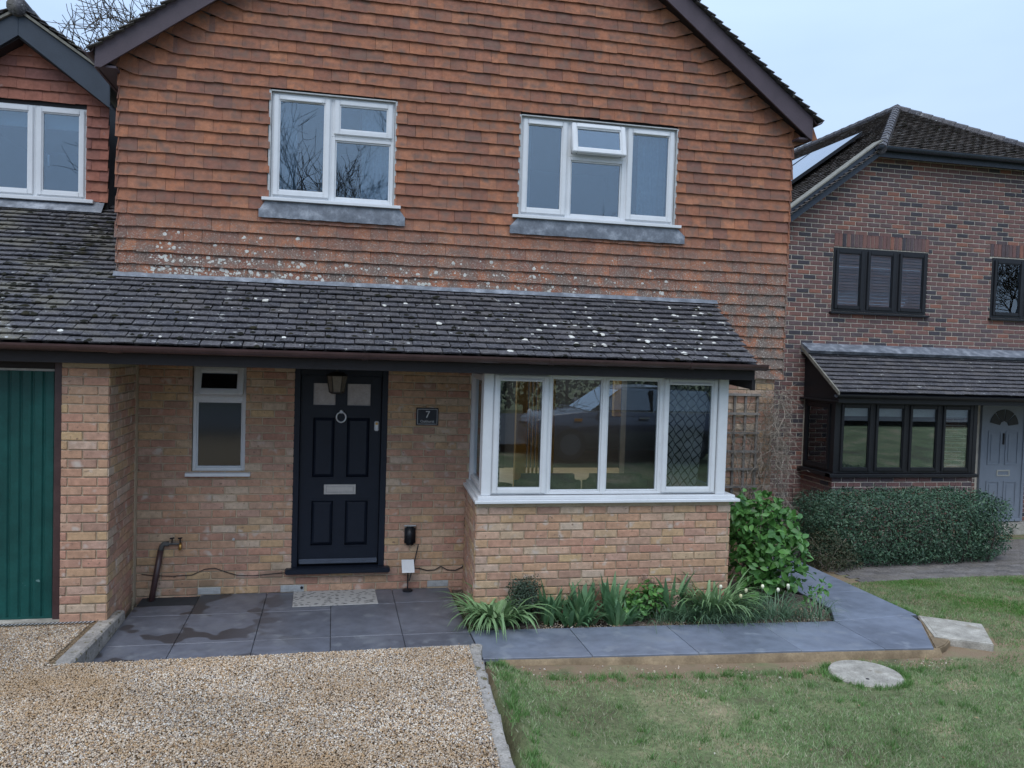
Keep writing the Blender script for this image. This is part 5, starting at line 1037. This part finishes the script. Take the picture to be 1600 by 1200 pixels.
def leafmat4(p, d, tilt=.5):
    n = (d+Vector((random.gauss(0, tilt), random.gauss(0, tilt), random.gauss(0, tilt)+.5))).normalized(); a = random.uniform(0, 6.28); u = n.orthogonal().normalized(); v = n.cross(u); x = (u*math.cos(a)+v*math.sin(a)+d*.5).normalized(); y = n.cross(x).normalized(); n = x.cross(y)
    s = random.uniform(.55, 1.2); return Matrix(((x.x*s, y.x*s, n.x*s, p.x), (x.y*s, y.y*s, n.y*s, p.y), (x.z*s, y.z*s, n.z*s, p.z), (0, 0, 0, 1)))
bz = -.03
clump('strap_leaf_plant', 'arching clump of pale green strap leaves at the left end of the bed', (3.24, -1.18, bz), (.17, .08), 190, (.36, .58), (.030, .042), (1.1, 2.4), (.05, .65), M['strap'])
clump('strap_leaf_plant', 'small low tuft of pale strap leaves at the bed corner', (3.08, -1.26, bz), (.06, .04), 26, (.14, .26), (.014, .022), (1.5, 2.5), (.3, .9), M['strap'])
irises = [(3.78, -1.08, 18, (.34, .46), 'upright sword leaved clump right of the small grey shrub'), (4.06, -1.10, 22, (.30, .44), 'sword leaved clump under the second bay pane'), (4.33, -1.11, 20, (.38, .54), 'tall sword leaved clump beneath the middle of the bay'), (4.93, -1.10, 11, (.46, .62), 'tallest clump of broad sword leaves right of the dried flower heads'), (3.66, -1.20, 6, (.22, .32), 'sparse young sword leaves at the bed front')]
for x, y, n, Lr, lab in irises: clump('iris_plant', lab, (x, y, bz), (.09, .04), n, Lr, (.050, .070), (.1, .9), (.02, .35), M['iris'], group='sword leaved plants below the bay', fold=.12)
for x, y, n, lab in ((4.0, -1.22, 60, 'low clump of folded blue green leaves at the middle front of the bed'), (4.42, -1.25, 60, 'low spreading green leaf clump before the dried flowers'), (5.02, -1.22, 50, 'low blue green leaf clump beside the pale daylily clump')):
    clump('bulb_leaf_plant', lab, (x, y, bz), (.15, .06), n, (.20, .34), (.036, .054), (.4, 1.6), (.1, .7), M['iris'], group='low leafy clumps at the front of the bed')
clump('daylily_plant', 'large mounded clump of pale green strap leaves at the right end of the bay', (5.36, -1.17, bz), (.20, .09), 170, (.40, .60), (.020, .030), (1.0, 2.3), (.05, .75), M['strap'])
for x, y, n, lab in ((4.78, -1.29, 70, 'small tuft of fine grassy leaves at the front edge of the bed'), (5.18, -1.31, 190, 'fine grassy leaf clump hanging over the path below the daylily'), (5.56, -1.32, 190, 'fine grassy leaf clump with a pale bud in the middle of the row'), (5.90, -1.30, 180, 'fine grassy leaf clump with pale buds below the bright shrub'), (6.28, -1.32, 80, 'sparse grassy tuft at the right corner of the bed')):
    t = clump('grassy_plant', lab, (x, y, bz), (.17, .06), n, (.30, .46), (.006, .010), (1.1, 2.6), (.1, .9), M['fine'], group='fine leaved clumps along the path edge', fold=.1)
    for k in range(3 if x > 5.4 and x < 6 else 1 if 5 < x < 6 else 0):
        px, py = x+random.uniform(-.15, .15), y+random.uniform(-.09, .05); h = random.uniform(.20, .30); mb = MB(); mb.tube([(px, py, bz), (px+.01, py-.01, h*.6), (px+.02, py-.02, h)], .0025, 5); st_ = mb.build('stem', M['fine'], t)
        mb = MB(); mb.lathe([(.004, 0), (.013, .012), (.016, .028), (.010, .042)], (px+.02, py-.02, h-.004), 8); mb.build('flower', M['petal'], t, smooth=True)
def leafy(name, label, cat, blobs, n, leafdims, mat, stems, stemr=.006, npart=300, part='leaf', rest='foliage', shell=.4, tilt=.5, base=None, stemmat='twig', nv=6, group=None, flat=0):
    c = base or (blobs[0][0][0], blobs[0][0][1], 0); t = thing(name, label, cat, c, group); vs = [leafshape(random.uniform(*leafdims[0]), random.uniform(*leafdims[1])) for _ in range(nv)]; P = Pieces(part, rest, t, mat, npart)
    wts = [b[1][0]*b[1][1]*b[1][2] for b in blobs]
    for b, wt in zip(blobs, wts):
        for p, d in rosette_points(b[0], b[1], max(4, int(n*wt/sum(wts))), shell, flat=flat): q = random.randrange(nv); P.add((label, q), vs[q][0], vs[q][1], leafmat4(p, d, tilt))
    P.finish(True)
    for k in range(stems):
        b = random.choice(blobs); p0 = Vector(c)+Vector((random.gauss(0, .05), random.gauss(0, .04), 0)); p1 = Vector(b[0])+Vector([random.uniform(-.75, .75)*r for r in b[1]]); mb = MB(); m_ = (p0+p1)/2+Vector((random.gauss(0, .05), random.gauss(0, .05), .05)); mb.tube([p0, m_, p1], [stemr, stemr*.8, stemr*.4], 5); mb.build('stem', M[stemmat], t)
    return t
leafy('small_shrub', 'small rounded grey green shrub beside the strap leaves', 'shrub', [((3.50, -1.13, .16), (.17, .11, .20)), ((3.55, -1.11, .30), (.12, .09, .12)), ((3.44, -1.11, .31), (.10, .08, .10))], 3600, ((.018, .028), (.008, .012)), M['hebe'], 10, .004, npart=0, shell=.25)
t = leafy('hydrangea', 'low bright green leafy plant with brown dried flower heads', 'plant', [((4.68, -1.15, .14), (.20, .11, .17)), ((4.56, -1.18, .11), (.15, .10, .13))], 300, ((.05, .075), (.035, .05)), M['shrub'], 9, .004)
for (x, y, z) in ((4.66, -1.10, .36), (4.72, -1.12, .33), (4.92, -1.22, .13), (4.95, -1.19, .18), (4.92, -1.20, .07)):
    mb = MB()
    for k in range(46):
        d = Vector((random.gauss(0, 1), random.gauss(0, 1), random.gauss(0, 1))).normalized(); i = len(mb.v); mb.add([(0, -.007, 0), (.012, 0, .002), (0, .007, 0), (-.010, 0, .002)], [(0, 1, 2, 3)]); mb.xform(Matrix.Translation(Vector((x, y, z))+d*.032) @ d.to_track_quat('Z', 'Y').to_matrix().to_4x4(), i)
    mb.tube([(x, y, 0), (x, y, z)], .003, 5); mb.build('flower_head', M['dryhead'], t)
leafy('bright_shrub', 'tall bright green broad leaved shrub between the bay and the side path', 'shrub',
    [((5.86, -.62, .82), (.22, .22, .24)), ((6.14, -.60, .84), (.24, .24, .24)), ((6.36, -.60, .66), (.22, .22, .22)), ((6.20, -.70, .50), (.32, .28, .22)), ((5.92, -.74, .34), (.22, .2, .20)), ((6.30, -.72, .24), (.28, .22, .16)), ((5.98, -.72, .58), (.24, .22, .2)), ((6.52, -.66, .44), (.14, .14, .12)), ((6.05, -.80, .14), (.22, .18, .12))], 1500, ((.065, .11), (.042, .062)), M['shrub'], 44, .007, base=(6.08, -.55, -.03), shell=.35, tilt=.6)
leafy('young_sprig', 'small leafy sprig standing at the right corner of the bed', 'plant', [((6.50, -1.02, .13), (.07, .06, .06)), ((6.62, -.98, .17), (.06, .05, .06)), ((6.42, -1.05, .06), (.05, .05, .05))], 70, ((.045, .07), (.028, .04)), M['shrub'], 5, .004, base=(6.42, -1.08, -.03))
zh = -.21
HC, HR = (9.43, 1.50, zh+.44), (1.60, .56, .48)
def hedge_points(c, rad, n, shell, noise_, flat=0):
    out = []
    while len(out) < n:
        u = Vector([random.uniform(-1, 1) for _ in range(3)]); m_ = (abs(u.x)**5+abs(u.y)**4+abs(u.z)**5)**.2
        if not (shell < m_ < 1+.05*math.sin(u.x*17)*math.cos(u.z*7+u.y*5)): continue
        d = Vector((u.x**5*.6, u.y**3, u.z**3)); d = d.normalized() if d.length > 1e-4 else Vector((0, -1, 0)); p = Vector((c[0]+u.x*rad[0], c[1]+u.y*rad[1]+.10*u.x, c[2]+u.z*rad[2]+random.gauss(0, .012)))
        if p.z > flat: out.append((p, d))
    return out
hg = thing('hedge', 'clipped dark blue green hedge in front of the dark brick house', 'hedge', (9.6, 1.5, zh))
vs = [leafshape(random.uniform(.022, .05), random.uniform(.011, .022)) for _ in range(8)]; P = Pieces('leaf', 'foliage', hg, M['hedge'], 0)
for p, d in hedge_points(HC, HR, 44000, .70, 0, zh+.01): q = random.randrange(8); P.add(('hedge', q), vs[q][0], vs[q][1], leafmat4(p, d, .6))
P.finish(True)
for k in range(60):
    x = random.uniform(8.05, 10.65); mb = MB(); y = 1.50+random.uniform(-.4, .4); mb.tube([(x, y, zh-.03), (x+random.uniform(-.1, .1), y+random.uniform(-.1, .1), zh+.4), (x+random.uniform(-.2, .2), y+random.uniform(-.15, .1), zh+random.uniform(.75, .98))], [.012, .008, .003], 5); mb.build('stem', M['bark'], hg)
leafy('mound_shrub', 'low dark mounded shrub at the end of the hedge by the path', 'shrub', [((7.93, .98, zh+.22), (.36, .32, .30)), ((8.12, .92, zh+.12), (.26, .22, .2))], 3600, ((.022, .036), (.008, .013)), M['mound'], 16, .005, npart=0, shell=.5, tilt=.7, base=(7.95, .95, zh+.02), flat=zh)

# ------------------------------------------------------------------ trees
def tree(label, base, h, seed, spread=.55, lev=5, r0=.2, group=None, twigr=.007, k0=5, up=.15, name='bare_tree', dens=1.0):
    rs = random.Random(seed); t = thing(name, label, 'tree', base, group); parts = {0: MB(), 1: MB(), 2: MB()}
    def grow(p, d, L_, r, l):
        n = 4 if l < 3 else 3; pts = [p]; dd = d
        for i in range(n): dd = (dd+Vector((rs.gauss(0, .16), rs.gauss(0, .16), rs.gauss(0, .12)+up*.3))).normalized(); pts.append(pts[-1]+dd*L_/n)
        r1 = max(r*.62, twigr*.6); parts[0 if l == 0 else 1 if l < 3 else 2].tube(pts, [r+(r1-r)*i/n for i in range(n+1)], 8 if l == 0 else 5 if l < 3 else 3, cap=False)
        if l >= lev: return
        for k in range(k0 if l == 0 else int((3 if l < 3 else 4)*dens+rs.random())):
            q = pts[rs.randrange(2, n+1)] if k else pts[-1]; a = rs.uniform(0, 6.28); s = spread*rs.uniform(.6, 1.4); u = dd.orthogonal().normalized(); v = dd.cross(u); nd = (dd+(u*math.cos(a)+v*math.sin(a))*s*1.3+Vector((0, 0, up))).normalized()
            grow(q, nd, L_*rs.uniform(.58, .82), max(r1*rs.uniform(.6, .9), twigr), l+1)
    grow(Vector(base), Vector((rs.gauss(0, .04), rs.gauss(0, .04), 1)), h*.30, r0, 0)
    parts[0].build('trunk', M['bark'], t, smooth=True); parts[1].build('limbs', M['bark'], t, smooth=True); parts[2].build('twigs', M['bark'], t)
tree('bare winter tree rising behind the valley between the two gables', (-1.6, 15.5, -.3), 14.5, 11, .75, 6, .22, k0=7, twigr=.010, up=.05)
for i, (x, y, h, sd, lab) in enumerate(((-.3, -34, 19, 3, 'bare tree across the road left of the drive'), (3.6, -32, 17.5, 5, 'bare tree across the road opposite the bay'), (12, -36, 13, 8, 'bare tree across the road far right of the drive'))):
    tree(lab, (x, y, .5), h, sd, .62, 5, .24, 'bare trees across the road', .012)
def bushrow(name, label, x0, x1, y, z0, h, n, mat, seed, cat='hedge'):
    t = thing(name, label, cat, ((x0+x1)/2, y, z0)); r_ = np.random.default_rng(seed); x = r_.uniform(x0, x1, n); a = r_.uniform(0, np.pi, n); tp_ = h*(.85+.15*np.sin(x*1.3)+.1*np.sin(x*3.1+1)); rr = np.sqrt(r_.uniform(.5, 1, n)); py = y+np.cos(a)*rr*1.1; pz = z0+np.sin(a)*rr*tp_
    c = np.stack([x, py, pz], 1); q = r_.normal(size=(n, 3)); q /= np.linalg.norm(q, axis=1)[:, None]; u = np.cross(q, r_.normal(size=(n, 3))); u /= np.linalg.norm(u, axis=1)[:, None]; v = np.cross(q, u); s = r_.uniform(.07, .14, (n, 1))
    V = np.stack([c-u*s, c-v*s*.6, c+u*s, c+v*s*.6], 1).reshape(-1, 3); npobj('foliage', V, np.arange(4*n).reshape(-1, 4), mat, t, r_.random(n))
    mb = MB()
    for k in range(int((x1-x0)/1.5)): mb.tube([(x0+1.5*k+.7, y, z0-.2), (x0+1.5*k+.7, y, z0+h*.8)], [.08, .03], 6)
    mb.build('stems', M['bark'], t, kind='stuff')
bushrow('hedge', 'long dark garden hedge across the road', -30, 45, -21, .62, 2.3, 30000, M['dark_leafmass'], 4)

oh = thing('house', 'brown tiled house across the road, mirrored in the upstairs windows of the dark brick house', 'house', (35, -32, .5))
mb = MB(); mb.box((26, -36, .4), (41, -30, 5.2)); mb.build('wall', M['newtile'], oh)
for sg in (-1, 1):
    for k in range(24):
        a, b = k/24, (k+1.15)/24; mb = MB(); y0, y1 = -33+sg*3.5*(1-a), -33+sg*3.5*(1-b); mb.add([(25.6, y0, 5.0+5*a+.06), (41.4, y0, 5.0+5*a+.06), (41.4, y1, 5.0+5*b), (25.6, y1, 5.0+5*b)], [(0, 1, 2, 3)]); mb.build('tile_course', M['newtile'], oh)
mb = MB(); mb.prism([(26, -36, 5.2), (26, -30, 5.2), (26, -33, 9.8)], (.2, 0, 0)); mb.prism([(40.8, -36, 5.2), (40.8, -30, 5.2), (40.8, -33, 9.8)], (.2, 0, 0)); mb.build('gable', M['newtile'], oh, kind='stuff')
for x in (28, 32, 36.5):
    mb = MB(); mb.box((x, -29.99, 3.4), (x+1.6, -29.95, 4.6)); mb.build('window', M['black'], oh)
tree('bare tree across the road, mirrored in the window above the grey blue door', (49, -33, .5), 13, 21, .7, 5, .25, 'bare trees across the road', .02, dens=1.3)
# ------------------------------------------------------------------ car parked beside the drive (seen mirrored in the bay)
def car(cx, cy, z):
    t = thing('parked_car', 'small dark blue hatchback parked on the road side, mirrored in the bay glass', 'car', (cx, cy, z)); hw = .82
    def loft(secs, name, mat, par=t, bev=0):
        """secs: list of (x, half width, z0, z1)"""
        V = []; F = []; n = len(secs)
        for x, w_, a, b in secs:
            for yy, zz_ in ((-w_, a), (-w_*1.0, a+(b-a)*.55), (-w_*.93, b-.02), (-w_*.8, b), (w_*.8, b), (w_*.93, b-.02), (w_, a+(b-a)*.55), (w_, a)): V.append((cx+x, cy+yy, z+zz_))
        for i in range(n-1): F += [(8*i+j, 8*i+(j+1) % 8, 8*i+8+(j+1) % 8, 8*i+8+j) for j in range(8)]
        F += [tuple(range(8))[::-1], tuple(range(8*(n-1), 8*n))]; return npobj(name, V, F, mat, par, None, True)
    body = loft([(-1.90, .62, .32, .60), (-1.84, .74, .24, .74), (-1.6, .80, .20, .84), (-1.0, .83, .20, .91), (-.75, .84, .20, .93), (.6, .84, .20, .95), (1.4, .83, .20, .96), (1.78, .78, .24, .93), (1.90, .68, .32, .80)], 'body', M['carpaint'])
    V = []; F = []
    for x, w_, zz_ in ((-.80, .76, .93), (-.20, .62, 1.385), (.75, .63, 1.41), (1.50, .60, 1.33), (1.80, .74, .95)):
        V += [(cx+x, cy-w_, z+zz_), (cx+x, cy+w_, z+zz_)]
    roof = npobj('roof', [(cx-.20, cy-.63, z+1.38), (cx+.75, cy-.64, z+1.41), (cx+1.52, cy-.61, z+1.34), (cx+1.52, cy+.61, z+1.34), (cx+.75, cy+.64, z+1.41), (cx-.20, cy+.63, z+1.38), (cx-.24, cy-.66, z+1.34), (cx+1.58, cy-.64, z+1.30), (cx+1.58, cy+.64, z+1.30), (cx-.24, cy+.66, z+1.34)], [(0, 1, 4, 5), (1, 2, 3, 4), (6, 7, 2, 1, 0), (9, 5, 4, 3, 8), (6, 0, 5, 9), (7, 8, 3, 2)], plain('silver_roof', (.20, .23, .27), .3, .05, 3, 0, .5, .3, .6), t)
    for pts, nm in (([(-.82, -.72, .93), (-.82, .72, .93), (-.24, .64, 1.335), (-.24, -.64, 1.335)], 'windscreen'), ([(1.82, -.70, .95), (1.58, -.62, 1.30), (1.58, .62, 1.30), (1.82, .70, .95)], 'rear_window')): npobj(nm, [(cx+a, cy+b, z+c) for a, b, c in pts], [(0, 1, 2, 3)], M['carglass'], t)
    for s in (-1, 1):
        for (xa, xb, ta, tb) in ((-.72, .36, -.22, .36), (.42, 1.68, .42, 1.48)): npobj('side_window', [(cx+xa, cy+s*.775, z+.95), (cx+xb, cy+s*.775, z+.96), (cx+tb, cy+s*.66, z+1.33), (cx+ta, cy+s*.66, z+1.335)], [(0, 1, 2, 3)], M['carglass'], t)
        mb = MB(); mb.box((cx+.375, cy+s*.72-.06, z+.94), (cx+.41, cy+s*.72+.05, z+1.34)); mb.build('pillar', M['black'], t)
        mb = MB(); mb.box((cx-1.0, cy+s*.838-.006, z+.925), (cx+1.7, cy+s*.838+.006, z+.94)); mb.build('chrome_strip', M['chrome'], t)
        mb = MB(); mb.tube([(cx-.62, cy+s*.80, z+.98), (cx-.60, cy+s*.96, z+1.02)], [.05, .085], 8); mb.build('wing_mirror', M['black'], t)
        mb = MB(); mb.lathe([(.06, -.03), (.135, 0), (.12, .03)], (cx-1.68, cy+s*.62, z+.74), 14, 0); mb.build('headlight', M['white'], t)
        mb = MB(); mb.box((cx+1.80, cy+s*.66-.08, z+.68), (cx+1.90, cy+s*.66+.08, z+.86)); mb.build('tail_light', M['redlens'], t)
        mb = MB(); mb.box((cx-1.15, cy+s*.835-.012, z+.74), (cx-1.0, cy+s*.835+.012, z+.79)); mb.build('indicator', M['amber'], t)
        mb = MB(); mb.box((cx+.12, cy+s*.84-.012, z+.80), (cx+.32, cy+s*.84+.02, z+.83)); mb.build('door_handle', M['chrome'], t)
        for x in (-1.22, 1.24):
            mb = MB(); mb.lathe([(.19, -.09), (.30, -.09), (.305, 0), (.30, .09), (.19, .09)], (cx+x, cy+s*.76, z+.305), 24, 1); wh = mb.build('wheel', M['rubber'], t)
            mb = MB(); mb.lathe([(.20, -.095), (.17, -.07), (.05, -.075), (.05, .075), (.17, .07), (.20, .095)], (cx+x, cy+s*.76, z+.305), 20, 1); mb.build('rim', plain('grey_alloy', (.10, .10, .11), .4) if 'alloy' not in M else M['alloy'], wh)
car(7.3, -9.0, .47)
